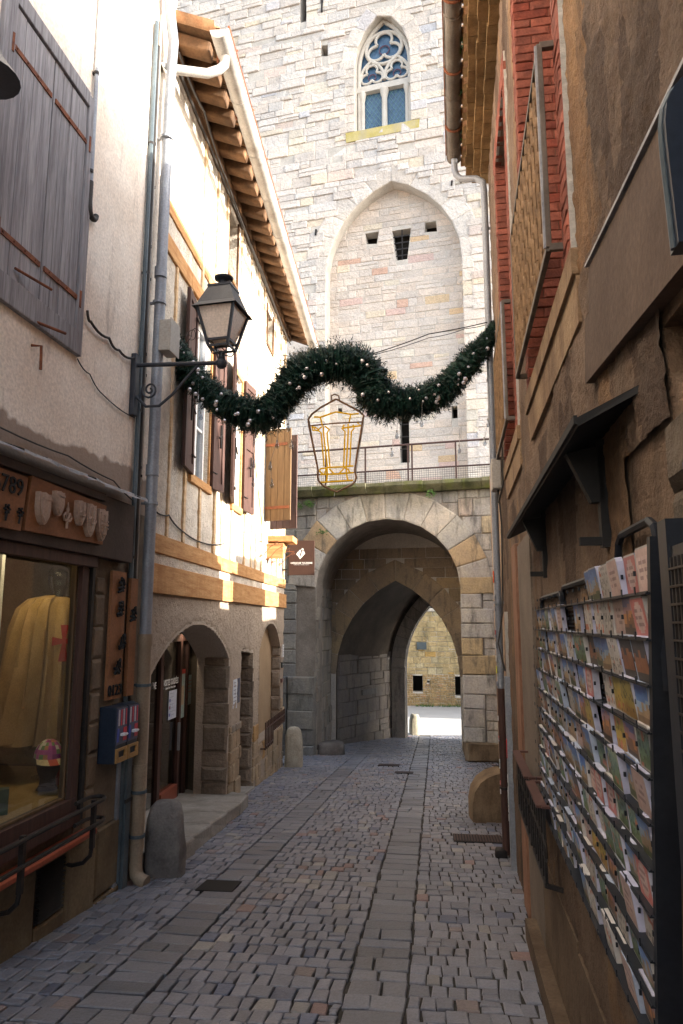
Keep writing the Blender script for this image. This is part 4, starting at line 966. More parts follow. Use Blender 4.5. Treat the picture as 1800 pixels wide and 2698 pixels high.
for k in range(7): mb.box(9.22, 9.22+rnd.uniform(.12, .24), .004, .005, .74-k*.045, .746-k*.045, col=(.3, .32, .4))
for k in range(3): mb.box(9.2, 9.25, .0045, .006, .46+k*.09, .50+k*.09, col=(.25, .1, .15) if k % 2 else (.12, .15, .4))
nt_ = mb.build('notice', M['paper'], e)
mb = MB(gl); mb.box(9.67, 9.84, .0, .004, .38, .96, col=(.45, .6, .58)); mb.box(9.67, 9.84, .004, .006, .96, 1.02, col=(.6, .08, .06)); mb.box(9.70, 9.8, .004, .006, .55, .8, col=(.6, .5, .35)); mb.build('notice', M['paper'], e)
mb = MB(gl); mb.box(9.98, 10.26, .0, .004, .52, .92, col=(.48, .60, .58)); [mb.box(10.0, 10.22, .004, .006, .84-k*.05, .85-k*.05, col=(.6, .3, .2)) for k in range(4)]; mb.build('notice', M['paper'], e)
GLW = Fr(gl.P(0, 0, 0), L2.d.normalized(), L2.n); k_ = L2.d.length
text('VISITES GUIDÉES', .105, GLW, 9.23*k_, .012, .86, M['white'], e, 'lettering', .001, sx=.76, bold=.002)
text('Guided Tours / Visitas Guiadas', .04, GLW, 9.21*k_, .012, .815, M['white'], e, 'lettering', .001, sx=.8)
text('VE', .11, GLW, 8.62*k_, .012, .86, M['white'], e, 'lettering', .001, sx=.85, bold=.002)
ld = bpy.data.lights.new('entrance_downlight', 'SPOT'); ld.energy = 6; ld.spot_size = R_(120); ld.color = (1, .85, .65); ld.shadow_soft_size = .03
lo2 = bpy.data.objects.new('entrance_downlight', ld); COL.objects.link(lo2); lo2.location = L2.P(9.55, -.5, 1.55)
mb = MB(L2); mb.lathe([(.035, 0), (.03, .03)], (9.55, -.5, 1.56), 12, L2); mb.build('spot_fitting', material('lit_fitting', (1, .9, .7), emis=(1, .85, .6), emis_s=12, bump=0), e)
# narrow slot and blocked arched window
mb = MB(L2); mb.box(10.52, 11.4, -.6, -.5, -1.3, 1.25); mb.build('recessed_door', M['fascia'], hh)
mb = MB(L2); mb.hexa([L2.P(a, b, c) for a, b, c in ((10.5, .06, -1.2), (11.4, .06, -1.2), (11.4, -.5, -1.2), (10.5, -.5, -1.2), (10.5, .06, gz(10.6)+.07), (11.4, .06, gz(11.5)+.07), (11.4, -.5, gz(11.5)+.07), (10.5, -.5, gz(10.6)+.07))]); mb.build('threshold', M['sidewalk'], hh, bevel=.01)
mb = MB(L2); mb.box(11.84, 13.95, -.24, -.18, -.4, 1.7); mb.build('arched_window_panel', material('tan_blind', (.30, .205, .12), (.36, .25, .15), scale=2, bump=.1), hh)
# street furniture on the house
fg = thing('spiked_window_guard', 'low rusty spiked iron guard across the sill of the arched window', 'window guard', L2.P(12.9, .1, -.3))
mb = MB(L2); mb.bar((12.0, .10, -.08), (13.9, .10, -.08), .02); mb.bar((12.0, .10, -.40), (12.0, 0, -.40), .02); mb.bar((12.0, .10, -.36), (12.7, .10, -.36), .02); mb.bar((12.7, .10, -.36), (12.7, .10, -.08), .02); mb.bar((13.9, .1, -.2), (13.9, 0, -.2), .02); mb.build('frame', M['brownwood'], fg)
mb = MB(L2)
for i in range(15):
    s = 12.0+i*.135; mb.bar((s, .10, -.42 if i < 6 else -.22), (s, .10, .02), .018)
mb.build('spikes', M['brownwood'], fg)
def plate(name, label, s0, s1, z0, z1, col, lines=0, o=.02, lc=(.2, .2, .25), group=None):
    t = thing(name, label, 'notice' if 'notice' in name else 'plaque', L2.P((s0+s1)/2, 0, z0), group)
    mb = MB(L2); mb.box(s0, s1, .0, o, z0, z1, col=col); mb.build('panel', M['colour'], t)
    if lines:
        mb = MB(L2)
        for k in range(lines): z = z1-(k+1)*(z1-z0)/(lines+1); mb.box(s0+(s1-s0)*.15, s1-(s1-s0)*rnd.uniform(.15, .4), o, o+.002, z, z+.012, col=lc)
        mb.build('print', M['colour'], t)
plate('notice_board', 'white information notice in a blue frame right of the arched entrance', 10.0, 10.25, .46, .86, (.6, .62, .66), 7)
plate('letter_box', 'dark blue narrow box beside the white notice at the entrance', 10.29, 10.42, .52, .86, (.03, .035, .08))
plate('wall_plaque', 'upright white plaque near the far corner of the half timbered house', 14.0, 14.16, .98, 1.22, (.62, .6, .58), 4, .03)
plate('wall_plaque', 'small black oval style plaque under the upright white plaque', 13.98, 14.16, .78, .88, (.03, .03, .03), 1, .03, (.5, .5, .5))
plate('wall_plaque', 'small red brown plaque, lowest of the three at the far corner', 13.95, 14.16, .50, .57, (.12, .05, .04), 0, .03)
for i, s in enumerate((11.6, 12.15, 12.75, 13.35)):
    t = thing('sign_bracket', ['ochre scrolled iron sign bracket nearest the viewer on the timbered house', 'second scrolled iron sign bracket along the timbered house', 'third scrolled iron sign bracket along the timbered house', 'scrolled iron sign bracket closest to the brown tourist office sign'][i], 'bracket', L2.P(s, 0, 2.7), 'empty sign brackets on the timbered house')
    f = cross(L2, s); mb = MB(f); z = 2.98
    mb.tube([(.01, 0, z+.02), (.01, 0, z-.32)], .007, 6); mb.tube([(.0, 0, z), (.34, 0, z)], .007, 6)
    mb.tube([(.01, 0, z-.26), (.1, 0, z-.22), (.2, 0, z-.1), (.32, 0, z-.02)], .006, 6)
    for c, zz, r in ((.05, z-.25, .035), (.31, z-.05, .035)): mb.tube([(c+r*(1-t_/14)*math.cos(t_*.55), 0, zz+r*(1-t_/14)*math.sin(t_*.55)) for t_ in range(13)], .005, 5)
    mb.build('scrollwork', M['rust'], t, smooth=True)
sg = thing('tourist_office_sign', 'square brown tourist office sign with a white emblem projecting from the corner', 'sign', L2.P(13.9, .4, 2.57))
f = cross(L2, 13.9)
mb = MB(f); mb.box(.15, .66, .0, .04, 2.57, 3.25); mb.build('panel', M['signbrown'], sg, bevel=.004)
mb = MB(f)
for z in (2.66, 3.15): mb.box(-.1, .15, .0, .03, z, z+.03)
mb.box(.12, .15, .0, .05, 2.55, 3.27); mb.build('mount', M['iron'], sg)
for nm, P in (('emblem', [(.33, 3.02), (.36, 3.06), (.42, 3.0), (.40, 2.93), (.36, 2.97)]),): pass
mb = MB(Fr(f.P(0, 0, 0), f.d, f.n))
mb.prism([(.30, 2.98), (.335, 3.035), (.36, 3.0), (.345, 2.93)], .0405, .043)
mb.prism([(.345, 3.04), (.385, 3.075), (.395, 3.03), (.375, 2.98), (.37, 2.93), (.36, 2.95), (.368, 3.0)], .0405, .043)
mb.prism([(.41, 3.03), (.45, 3.05), (.475, 2.99), (.42, 2.93), (.375, 2.88), (.38, 2.93), (.40, 2.97)], .0405, .043)
mb.prism([(.36+.022*math.cos(a*.6), 0) and (.425+.022*math.cos(a*.6283), 3.075+.022*math.sin(a*.6283)) for a in range(10)], .0405, .043)
mb.prism([(.345, 2.93), (.375, 2.88), (.385, 2.9), (.355, 2.96)], .0405, .043)
o_front = -.004
mb.build('emblem', M['white'], sg)
def ftext(body, size, s, z, bold=0):
    fr2 = Fr(f.P(0, 0, 0), f.d, f.n); return text(body, size, fr2, s, .0425, z, M['white'], sg, 'lettering', .0015, sx=.95, bold=bold)
ftext('OFFICE DE TOURISME', .047, .405, 2.79, .0012); ftext('TOURIST OFFICE - OFICINA DE TURISMO', .018, .405, 2.765)
# ---- eaves
ev = thing('eaves_roof', 'tiled roof edge of the half timbered house with rough rafters below', 'roof', L2.P(10, .4, 7.6))
hh_roof = ev
mb = MB(L2)
EV = lambda s: 0
for i in range(24):
    s = 6.5+i*.335; w_ = .17+rnd.uniform(-.02, .02); dz = rnd.uniform(-.015, .015)
    P = [(s, -.1, 7.70), (s+w_, -.1, 7.70), (s+w_, .44, 7.50+dz), (s, .44, 7.50+dz), (s, -.1, 7.86), (s+w_, -.1, 7.86), (s+w_, .46, 7.64+dz), (s, .46, 7.64+dz)]
    m2 = MB(L2); m2.hexa([L2.P(*p) for p in P]); m2.build('rafter', M['rafter'], ev, bevel=.025)
mb = MB(L2); s = 6.42
while s < 14.25:
    L = rnd.uniform(.2, .34); mb.hexa([L2.P(a, b, c) for a, b, c in ((s, -.2, 7.92), (s+L-.006, -.2, 7.92), (s+L-.006, .5, 7.65), (s, .5, 7.65), (s, -.2, 7.95), (s+L-.006, -.2, 7.95), (s+L-.006, .5, 7.68), (s, .5, 7.68))], col=(.9, .9, .9)); s += L
mb.build('soffit_boards', M['rafter'], ev)
mb = MB(L2); mb.box(6.45, 14.22, -.0, .10, 7.55, 7.68); mb.build('wall_plate', M['rafter'], ev, bevel=.01)
mb = MB(L2)
def tiles(mb, f, s0, s1, o_e, z_e, o_b, z_b, pitch=.2, r=.08):
    s = s0
    while s < s1:
        for up_ in (0, 1):
            c = palette((1, 1, 1), .22); ss = s+up_*pitch/2; n = 6; L1_ = 9
            a0 = [(ss+r*math.cos(R_(180*k/n)), (r*math.sin(R_(180*k/n))*(1 if up_ else -1))*.75) for k in range(n+1)]
            P = [f.P(x, o_e+(0 if up_ else -.02), z_e+.05+dz) for x, dz in a0]+[f.P(x, o_b, z_b+.05+dz) for x, dz in a0]
            mb.raw(P, [(k, k+1, n+2+k, n+1+k) for k in range(n)], c)
            P2 = [f.P(x, o_e+(0 if up_ else -.02), z_e+.05+dz*.8) for x, dz in a0]; mb.raw(P[:n+1]+P2, [(k, k+1, n+2+k, n+1+k) for k in range(n)], c)
        s += pitch
tiles(mb, L2, 6.4, 14.3, .56, 7.64, -3.5, 9.2); mb.build('roof_tiles', M['tile'], ev, smooth=True)
gt = thing('gutter', 'pale zinc half round gutter along the left eaves above the timbered house', 'gutter', L2.P(10, .62, 7.55))
def gutter(f, s0, s1, o, z, r, mat, t, fall=0):
    mb = MB(f); n = 8
    N = int((s1-s0)/1.0)+1
    for q in range(N):
        a, b = s0+(s1-s0)*q/N, s0+(s1-s0)*(q+1)/N
        za, zb = z+fall*q/N, z+fall*(q+1)/N
        for rr in (r, r*.93):
            P = [f.P(a, o+rr*math.cos(R_(180+180*k/n)), za+rr*math.sin(R_(180+180*k/n))) for k in range(n+1)]+[f.P(b-.002, o+rr*math.cos(R_(180+180*k/n)), zb+rr*math.sin(R_(180+180*k/n))) for k in range(n+1)]
            mb.raw(P, [(k, k+1, n+2+k, n+1+k) for k in range(n)])
        mb.tube([(b, o+r*1.04*math.cos(R_(180+180*k/n)), zb+r*1.04*math.sin(R_(180+180*k/n))) for k in range(n+1)], .006, 4)
    mb.tube([(s0, o+r, z), (s1, o+r, z+fall)], .009, 6)
    mb.raw([f.P(s0, o+r*math.cos(R_(180+180*k/n)), z+r*math.sin(R_(180+180*k/n))) for k in range(n+1)], [tuple(range(n+1))])
    return mb.build('trough', mat, t, smooth=True)
gutter(L2, 6.3, 14.3, .60, 7.56, .095, M['gutter'], gt, -.25)
mb = MB(L2)
for i in range(10): s = 6.6+i*.83; mb.box(s, s+.03, .5, .52, 7.46, 7.64); mb.tube([(s, .70, 7.58-.03*i), (s+.02, .715, 7.60-.03*i)], .012, 5)
mb.tube([(6.3, .70, 7.585), (14.3, .70, 7.335)], .012, 6)
mb.build('front_bead', M['rust'], gt)
# ================================================================== house on the right
rh = thing('roughcast_house', 'brown roughcast house on the right with red brick windows and iron balconies', 'building', RR.P(4, 0, -.3))
RW1 = [(2.62, 3.05), (4.02, 3.05), (4.02, 6.0), (2.62, 6.0)]
RW2 = [(5.0, 3.05), (6.05, 3.05), (6.05, 5.9), (5.0, 5.9)]
dk = [(-2.5, 2.10), (1.36, 2.10), (1.50, 2.2), (1.53, 2.32), (-2.5, 2.18)]
dk2 = [(-2.5, -.3), (1.18, -.3), (1.18, 2.05), (-2.5, 2.05)]
wall('wall', RR, [(-3, -1.2), (7.3, -1.2), (7.3, 6.88), (-3, 6.88)], [RW1, RW2, dk, dk2], .5, M['crepi'], rh)
mb = MB(RR); mb.box(-3, 7.3, -7, -1.0, -1.5, 6.9); mb.box(1.8, 7.3, -1.0, -.5, -1.5, 2.9); mb.box(6.3, 7.3, -1.0, -.5, 2.9, 6.8); mb.box(-3, 7.3, -1, -.5, 6.3, 6.8); mb.build('house_mass', M['crepi'], rh)
mb = MB(RR); mb.box(2.5, 6.2, -.99, -.6, 3.0, 6.2); mb.box(-2.6, 1.7, -.99, -.7, -1, 2.5); mb.build('dark_rooms', M['dark'], rh)
# peeled ochre patches, pilaster, timber band
mb = MB(RR)
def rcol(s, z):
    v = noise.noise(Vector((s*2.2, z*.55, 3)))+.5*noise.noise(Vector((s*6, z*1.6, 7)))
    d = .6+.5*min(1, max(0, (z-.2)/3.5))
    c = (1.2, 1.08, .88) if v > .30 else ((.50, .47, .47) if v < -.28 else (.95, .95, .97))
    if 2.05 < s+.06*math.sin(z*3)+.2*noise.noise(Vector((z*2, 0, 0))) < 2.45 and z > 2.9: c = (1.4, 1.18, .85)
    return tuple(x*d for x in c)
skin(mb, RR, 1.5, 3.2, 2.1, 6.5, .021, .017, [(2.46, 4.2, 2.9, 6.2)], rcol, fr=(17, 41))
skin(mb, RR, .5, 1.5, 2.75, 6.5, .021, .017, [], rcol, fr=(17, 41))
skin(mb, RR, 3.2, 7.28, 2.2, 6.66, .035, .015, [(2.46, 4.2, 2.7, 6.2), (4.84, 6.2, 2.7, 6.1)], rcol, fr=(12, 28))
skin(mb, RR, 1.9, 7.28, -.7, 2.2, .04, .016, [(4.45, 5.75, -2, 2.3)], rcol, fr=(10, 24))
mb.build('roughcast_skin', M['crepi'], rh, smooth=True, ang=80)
mb = MB(RR)
mb.prism([(.2, 2.21), (2.26, 2.44), (2.20, 2.645), (.2, 2.38)], -.02, .04); mb.prism([(.2, 2.388), (2.19, 2.652), (2.15, 2.80), (.2, 2.565)], -.02, .03); mb.build('render_band', material('brown_render_band', (.085, .056, .042), (.14, .095, .07), scale=2, fine=60, bump=.4, bdist=.008, stain=(.10, .065, .045), stain_amt=.5), rh, bevel=.012)
mb = MB(RR); mb.bar((.2, .03, 2.58), (2.16, .03, 2.812), .018, .01); mb.build('lead_strip', M['flash'], rh)
mb = MB(RR); z = -.4
while z < 2.1:
    h = rnd.uniform(.16, .3); stone(mb, RR, 1.20, 1.48+rnd.uniform(-.04, .06), z, z+h-.01, rnd.uniform(.02, .05), (.15, .12, .095), bev=.03, j=.012, var=.2); z += h
mb.build('corner_quoins', M['jamb'], rh)
mb = MB(RR); mb.prism([(5.35, gz(5.4)), (5.72, gz(5.7)), (5.72, 2.25), (5.35, 2.25)], -.02, .035); mb.build('timber_post', material('peeling_red_post', (.22, .10, .06), (.34, .19, .12), scale=5, fine=40, bump=.5, wood=(4, 4, .6), stain=(.2, .16, .12), stain_amt=.6), rh, bevel=.01)
mb = MB(RR); mb.prism([(4.45, gz(4.5)), (5.33, gz(5.3)), (5.33, 2.22), (4.45, 2.22)], -.02, .02); mb.build('grey_reveal', material('grey_brown_render', (.15, .12, .095), (.21, .17, .135), scale=3, bump=.4), rh)
mb = MB(RR)
for a, b in ((1.3, 3.2), (3.21, 4.42)): mb.prism([(a, gz(a)-.1), (b, gz(b)-.1), (b, .28), (a, .32)], -.02, .02)
mb.prism([(3.3, gz(3.3)-.2), (5.0, gz(5.0)-.2), (5.0, gz(5)+.12), (3.3, gz(3.3)+.12)], .0, .09); mb.build('plinth_render', material('dirty_brown_plinth', (.09, .06, .038), (.15, .105, .068), scale=3, fine=50, bump=.8, bdist=.02, bsc=20), rh, bevel=.01)
def brickwin(q, near_extra):
    a, b, z0, z1 = q[0][0], q[1][0], q[0][1], q[2][1]; W_ = .14
    mb = MB(RR); bc = (.44, .135, .085)
    m3 = MB(RR); m3.box(a-W_, a, -.02, .022, z0-.05, z1+.16); m3.box(b, b+W_, -.02, .022, z0-.05, z1+.16); m3.box(a, b, -.02, .022, z1+.001, z1+.16); m3.build('brick_mortar', M['mortar'], rh)
    z = z0-.02
    while z < z1-.01:           # surrounds proud of the wall + reveals, brick by brick
        h = .062
        for s0, s1 in ((a-W_, a), (b, b+W_)): stone(mb, RR, s0+.002, s1-.002, z+.003, z+h-.002, .028, bc, bev=.006, j=.002, var=.22)
        for s_, dr in ((b, -1), (a, 1)):
            f = Fr(RR.P(s_, .028, 0), -RR.n, RR.d.normalized()*dr); x = 0
            off = .11 if int(z/h) % 2 else .22
            while x < .45: L = off if x == 0 else .22; stone(mb, f, x+.002, min(x+L, .46)-.002, z+.003, z+h-.002, .012, bc, bev=.005, j=.002, var=.25, alts=[(.42, .10, .06)]); x += L
        z += h
    s = a-W_
    while s < b+W_: stone(mb, RR, s+.002, s+.06, z1+.002, z1+.17, .03, bc, bev=.006, var=.2); s += .064
    br = mb.build('brick_surround', M['brick'], rh)
    mb = MB(RR); m = (a+b)/2
    for s0, s1 in ((a, a+.06), (b-.06, b), (m-.04, m+.04)): mb.box(s0, s1, -.45, -.40, z0, z1)
    mb.box(a, b, -.45, -.4, z0, z0+.5); mb.box(a, b, -.45, -.4, z0+1.6, z0+1.68)
    w_ = mb.build('french_window', M['brownwood'], rh)
    mb = MB(RR); mb.box(a, b, -.44, -.435, z0, z1); mb.build('pane', M['glassd'], w_)
    mb = MB(RR); mb.prism([(a-.2, z0-.13), (b+.2, z0-.13), (b+.2, z0-.02), (a-.2, z0-.02)], -.45, .035); mb.prism([(a-.2, z0-.32), (b+.1, z0-.32), (b+.2, z0-.13), (a-.2, z0-.13)], -.02, .02); mb.build('stone_sill', M['crepi2'], w_, bevel=.012)
brickwin(RW1, 0); brickwin(RW2, 0)
def balcony(s0, s1, label):
    z0, z1, o = 3.13, 4.04, .085
    t = thing('balcony_railing', label, 'balcony railing', RR.P((s0+s1)/2, o, z0), 'ornate iron balcony railings')
    mb = MB(RR)
    for z in (z1, z0): mb.bar((s0, o, z), (s1, o, z), .022, .03); mb.bar((s0, o, z), (s0, -.01, z), .022, .03); mb.bar((s1, o, z), (s1, -.01, z), .022, .03)
    for s in (s0, s1): mb.bar((s, o, z0), (s, o, z1), .022)
    mb.build('frame', M['gutdark'], t, bevel=.003)
    mb = MB(RR); mb.bar((s0+.0, o+.005, z0+.0), (s0, o+.005, z1), .012, .03); mb.build('flat_upright', M['flash'], t)
    n = max(6, int((s1-s0)/.115)); 
    for i in range(n):
        s = s0+(s1-s0)*(i+.5)/n; mb = MB(RR)
        mb.tube([(s, o, z0), (s, o, z1)], .010, 5); mb.tube([(s+.055, o, z0), (s+.055, o, z1)], .006, 4)
        for zc, r in ((z0+.12, .035), (z0+.32, .03), (z0+.5, .04), (z0+.68, .03), (z0+.82, .035)):
            for q in (-1, 1):
                mb.tube([(s+q*r*(.2+.8*math.sin(k*.8)), o, zc+r*1.2*math.cos(k*.8)) for k in range(5)], .005, 4)
            mb.ball((s, o, zc), .014, 6, RR)
        mb.build('scroll_baluster', M['railiron'], t, smooth=True)
balcony(2.60, 4.09, 'near ornate iron balcony railing in front of the first brick window')
balcony(4.98, 6.25, 'far ornate iron balcony railing in front of the second brick window')
# eaves of the right house
er = thing('eaves_roof', 'brown corbelled tile eaves and roof of the right hand house', 'roof', RR.P(4, .2, 6.7))
mb = MB(RR); mb2 = mb
for r_, (o0, o1, z0, z1) in enumerate(((-.05, .10, 6.70, 6.755), (-.05, .18, 6.76, 6.815), (-.05, .26, 6.82, 6.875))):
    s = -2.5
    while s < 7.42: L = .205+rnd.uniform(-.01, .01); mb.box(s+.003, s+L-.003, o0, o1+rnd.uniform(-.008, .008), z0, z1-.012, col=palette((1, 1, 1), .22)); s += L
    mb.box(-2.5, 7.40, o0, o1-.03, z1-.012, z1, col=(1.7, 1.6, 1.4))
mb.build('corbel_tiles', M['genoise'], er, bevel=.004)
mb = MB(RR); tiles(mb, RR, -2.5, 7.4, .31, 6.89, -3.6, 8.12); mb.build('roof_tiles', M['tile'], er, smooth=True)
mb = MB(RR); P = [RR.P(a, b, c) for a, b, c in ((-2.5, .3, 6.885), (7.4, .3, 6.885), (7.4, -3.6, 8.1), (-2.5, -3.6, 8.1), (-2.5, -3.6, 6.885), (7.4, -3.6, 6.885))]; mb.raw(P, [(0, 1, 2, 3), (1, 5, 2), (0, 3, 4)]); mb.build('roof_deck', M['genoise'], er)
gt2 = thing('gutter', 'dark grey brown half round gutter along the right eaves', 'gutter', RR.P(4, .45, 6.8))
gutter(RR, -2.5, 7.35, .385, 6.97, .078, M['gutdark'], gt2, .0)
mb = MB(RR)
for i in range(12): s = -2+i*.8; mb.tube([(s, .385+.086*math.cos(R_(180+180*k/8)), 6.97+.086*math.sin(R_(180+180*k/8))) for k in range(9)], .012, 5)
mb.tube([(-2.5, .475, 6.98), (7.3, .475, 6.98)], .01, 5)
mb.build('bracket', M['rust'], gt2)
mb = MB()
for i in range(70):
    p = RR.P(rnd.choice((3.9, 4.4, 5.1, 5.7, 6.3, 6.9))+rnd.uniform(-.07, .07), rnd.uniform(.29, .32), rnd.uniform(6.9, 7.0)); a = rnd.uniform(0, 6.3); d = Vector((math.cos(a), math.sin(a), rnd.uniform(-.5, .5)))*.03
    mb.face([p-d, p+Vector((.01, 0, .02)), p+d, p-Vector((.01, 0, .02))])
mb.build('gutter_weeds', M['leaf'], label='small green weeds growing along the right gutter', kind='stuff', cat='weeds')
# low wall beyond the house, added sun blockers out of view
lw = thing('low_wall', 'low pinkish rendered wall continuing past the right hand house to the gate', 'wall', RR.P(8.4, 0, -.7))
mb = MB(RR); mb.prism([(7.302, -1.6), (9.45, -1.6), (9.45, 3.62), (8.75, 3.64), (8.73, 3.12), (8.2, 3.12), (8.18, 3.67), (7.302, 3.7)], -.4, -.004); mb.build('wall', material('pinkish_render', (.33, .22, .15), (.42, .30, .21), scale=2.5, fine=45, bump=.6, bsc=24, stain=(.2, .13, .09), stain_amt=.5), lw, bevel=.01)  # notch in the top shaped to pass a sun streak to the left facade
ot = thing('added_shade_tower', 'added unseen tower east of the courtyard, shading the ground beyond the gate', 'tower', (15, 26, -1.7))
mb = MB(); mb.lathe([(3.6, 0), (3.5, 7.5), (3.8, 7.6), (3.8, 8.6)], (15.2, 26.2, -1.8), 28); mb.build('wall', M['mortar'], ot)  # added out of view to shade the courtyard and the barbican wall
yd = thing('added_streak_wall', 'added unseen wall beyond the right hand house, stepped to streak the sunlight', 'wall', (4.2, 12, -1))
mb = MB(); mb.box(3.9, 4.3, 8.55, 15.3, -1.5, 3.65); mb.box(3.9, 4.3, 8.55, 10.45, 3.65, 4.65); mb.box(3.9, 4.3, 11.9, 15.2, 3.65, 4.3); mb.build('masonry', M['dark_mortar'], yd)  # added out of view; stepped top shapes the sun streaks opposite
# ================================================================== pipes and cables, left
def pipe_thing(name, label, pts, r, mat, f=W, clips=(), n=12, cat='pipe', clipmat='iron', joints=()):
    t = thing(name, label, cat, f.P(*pts[-1]))
    mb = MB(f); mb.tube(pts, r, n); mb.build('pipe', M[mat], t, smooth=True)
    for p in clips: mb = MB(f); mb.tube([(p[0], p[1], p[2]-.012), (p[0], p[1], p[2]+.012)], r*1.22, n); mb.box(p[0]-.012, p[0]+.012, -.02, p[1], p[2]-.01, p[2]+.01); mb.build('clip', M[clipmat], t)
    for p in joints: mb = MB(f); mb.tube([(p[0], p[1], p[2]-.05), (p[0], p[1], p[2]+.05)], r*1.14, n); mb.build('joint', M[mat], t, smooth=True)
    return t
pipe_thing('downpipe', 'grey zinc downpipe between the two left houses, bent at the top', [(6.12, .09, 9.4), (6.12, .09, 7.75), (6.15, .10, 7.6), (6.2, .12, 7.35), (6.22, .10, 7.1), (6.22, .09, 6.7), (6.20, .09, 1.5)], .052, 'zinc', L1, [(6.2, .09, z) for z in (6.3, 4.6, 2.7)], joints=[(6.2, .09, z) for z in (4.9, 3.0)], clipmat='zinc')
pipe_thing('cast_iron_downpipe', 'beige cast iron lower downpipe turning outwards just above the paving', [(6.20, .09, 1.55), (6.20, .09, -.34), (6.20, .10, -.40), (6.19, .14, -.44), (6.18, .20, -.455)], .056, 'castiron', L1, [(6.2, .09, z) for z in (1.12, .25, -.1)], joints=[(6.2, .09, z) for z in (1.5, .42)], clipmat='duct')
pipe_thing('gutter_branch_pipe', 'short pale bent pipe joining the left gutter to the downpipe', [tuple(L2.P(6.55, .60, 7.5)), tuple(L2.P(6.55, .60, 7.38)), tuple(L2.P(6.5, .56, 7.28)), tuple(L2.P(6.45, .45, 7.2)), tuple(L2.P(6.2, .05, 7.08)), tuple(L1.P(6.22, .09, 7.0))], .048, 'gutter')
for nm, s, o, z0, z1, r, mt, lb in (('conduit', 6.0, .03, -.4, 7.4, .022, 'duct', 'dark blue conduit running beside the grey downpipe, nearest the plaster wall'), ('conduit', 6.07, .03, .9, 7.2, .014, 'cable', 'thin black conduit between the dark blue conduit and the grey downpipe'), ('conduit', 6.12, .02, 2.0, 7.6, .012, 'wirewhite', 'thin pale conduit closest behind the grey downpipe')):
    pipe_thing(nm, lb, [(s, o, z1), (s-.01, o, (z0+z1)*.6), (s, o, z0)], r, mt, L1, [(s, o, z0+(z1-z0)*k/6) for k in range(1, 6)], 8, 'conduit')
t = thing('flat_duct', 'flat blue grey metal duct at the foot of the beige downpipe', 'duct', L1.P(6.05, 0, -.45))
mb = MB(L1); mb.box(6.01, 6.10, .0, .07, -.48, 1.0); mb.build('duct', M['duct'], t, bevel=.006)
mb = MB(L1); mb.box(5.93, 6.005, .0, .03, -.48, .9); mb.build('side_strip', M['zinc'], t, bevel=.004)
for z in (.8, .2): mb = MB(L1); mb.box(6.0, 6.11, .06, .075, z, z+.03); mb.build('clip', M['iron'], t)
t = thing('timber_strip', 'narrow red brown timber strip in the joint between the two left houses', 'timber strip', L2.P(6.55, 0, 2.6))
mb = MB(L2); mb.box(6.50, 6.56, -.02, .03, 2.6, 7.3); mb.build('strip', M['beam'], t)
pipe_thing('conduit_pipe', 'slim lilac grey conduit right of the shutters, ending in a black hook', [(4.96, .03, 9.0), (4.97, .03, 6.2), (4.98, .03, 5.0)], .018, 'zinc', L1, [(4.97, .03, 5.1), (4.97, .03, 5.95)], 8, 'conduit')
t = thing('swan_neck_spout', 'black swan neck tube under the slim conduit beside the shutters', 'spout', L1.P(5.0, .05, 4.55))
mb = MB(L1); mb.tube([(4.98, .03, 5.02), (4.98, .03, 4.85)]+[(5.03-.05*math.cos(R_(a)), .035, 4.8-.06*math.sin(R_(a))) for a in range(0, 200, 25)], .022, 10); mb.build('tube', M['cable'], t, smooth=True)
def cable(name, label, pts, r=.006, mat='cable', f=W, sag=0, n=14, group=None):
    P = []
    for i in range(len(pts)-1):
        a, b = f.P(*pts[i]), f.P(*pts[i+1])
        for k in range(n): t = k/n; p = a.lerp(b, t); p.z -= sag*4*t*(1-t); P.append(tuple(p))
    P.append(tuple(f.P(*pts[-1])))
    mb = MB(); mb.tube(P, r, 5); o = mb.build(name, M[mat], smooth=True); return tag(o, label, 'cable', group)
cable('facade_cable', 'black cable sagging across the pink plaster to the lamp bracket', [(5.06, .02, 4.0), (5.10, .03, 3.93), (5.42, .02, 3.93), (5.60, .02, 3.90), (5.85, .03, 3.93)], .011, 'cable', L1, .03, 5)
cable('facade_cable', 'thin cable running down the pink plaster below the black cable', [(4.97, .015, 3.58), (5.16, .015, 3.53), (5.38, .015, 3.44), (5.96, .015, 3.42)], .005, 'cable', L1, .02, 5)
cable('facade_cable', 'thin black cable stapled just above the zinc drip strip', [(3.2, .02, 2.86), (4.14, .02, 2.82), (4.92, .02, 2.83), (5.62, .02, 2.79), (6.0, .03, 2.68)], .006, 'cable', L1, .01, 4)
cable('facade_cable', 'slack black cable hanging from the downpipe across the timbered house', [(6.63, .03, 2.70), (7.02, .03, 2.72), (7.46, .03, 2.62), (8.3, .03, 2.58), (9.24, .03, 2.68)], .009, 'cable', L2, .02, 5)
cable('eaves_cable', 'black cable strung under the left eaves along the timbered house', [(6.6, .06, 7.50), (8, .07, 7.48), (10, .07, 7.50), (12, .07, 7.47), (14.1, .07, 7.49)], .016, 'cable', L2, .02, 6)
cable('eaves_cable', 'second black cable with hanging loops just below the left eaves', [(6.4, .16, 7.42), (7.2, .2, 7.38), (8.5, .12, 7.46), (11, .12, 7.43), (14.1, .1, 7.44)], .012, 'cable', L2, .05, 6)
t = thing('junction_box', 'pale grey junction box fixed beside the lantern bracket', 'junction box', L1.P(6.2, .14, 4.12))
mb = MB(L1); mb.box(6.12, 6.32, .13, .24, 4.10, 4.40); mb.build('box', M['boxgrey'], t, bevel=.008)
mb = MB(L1); mb.box(6.11, 6.33, .24, .25, 4.09, 4.41); mb.build('lid', M['boxgrey'], t, bevel=.004)
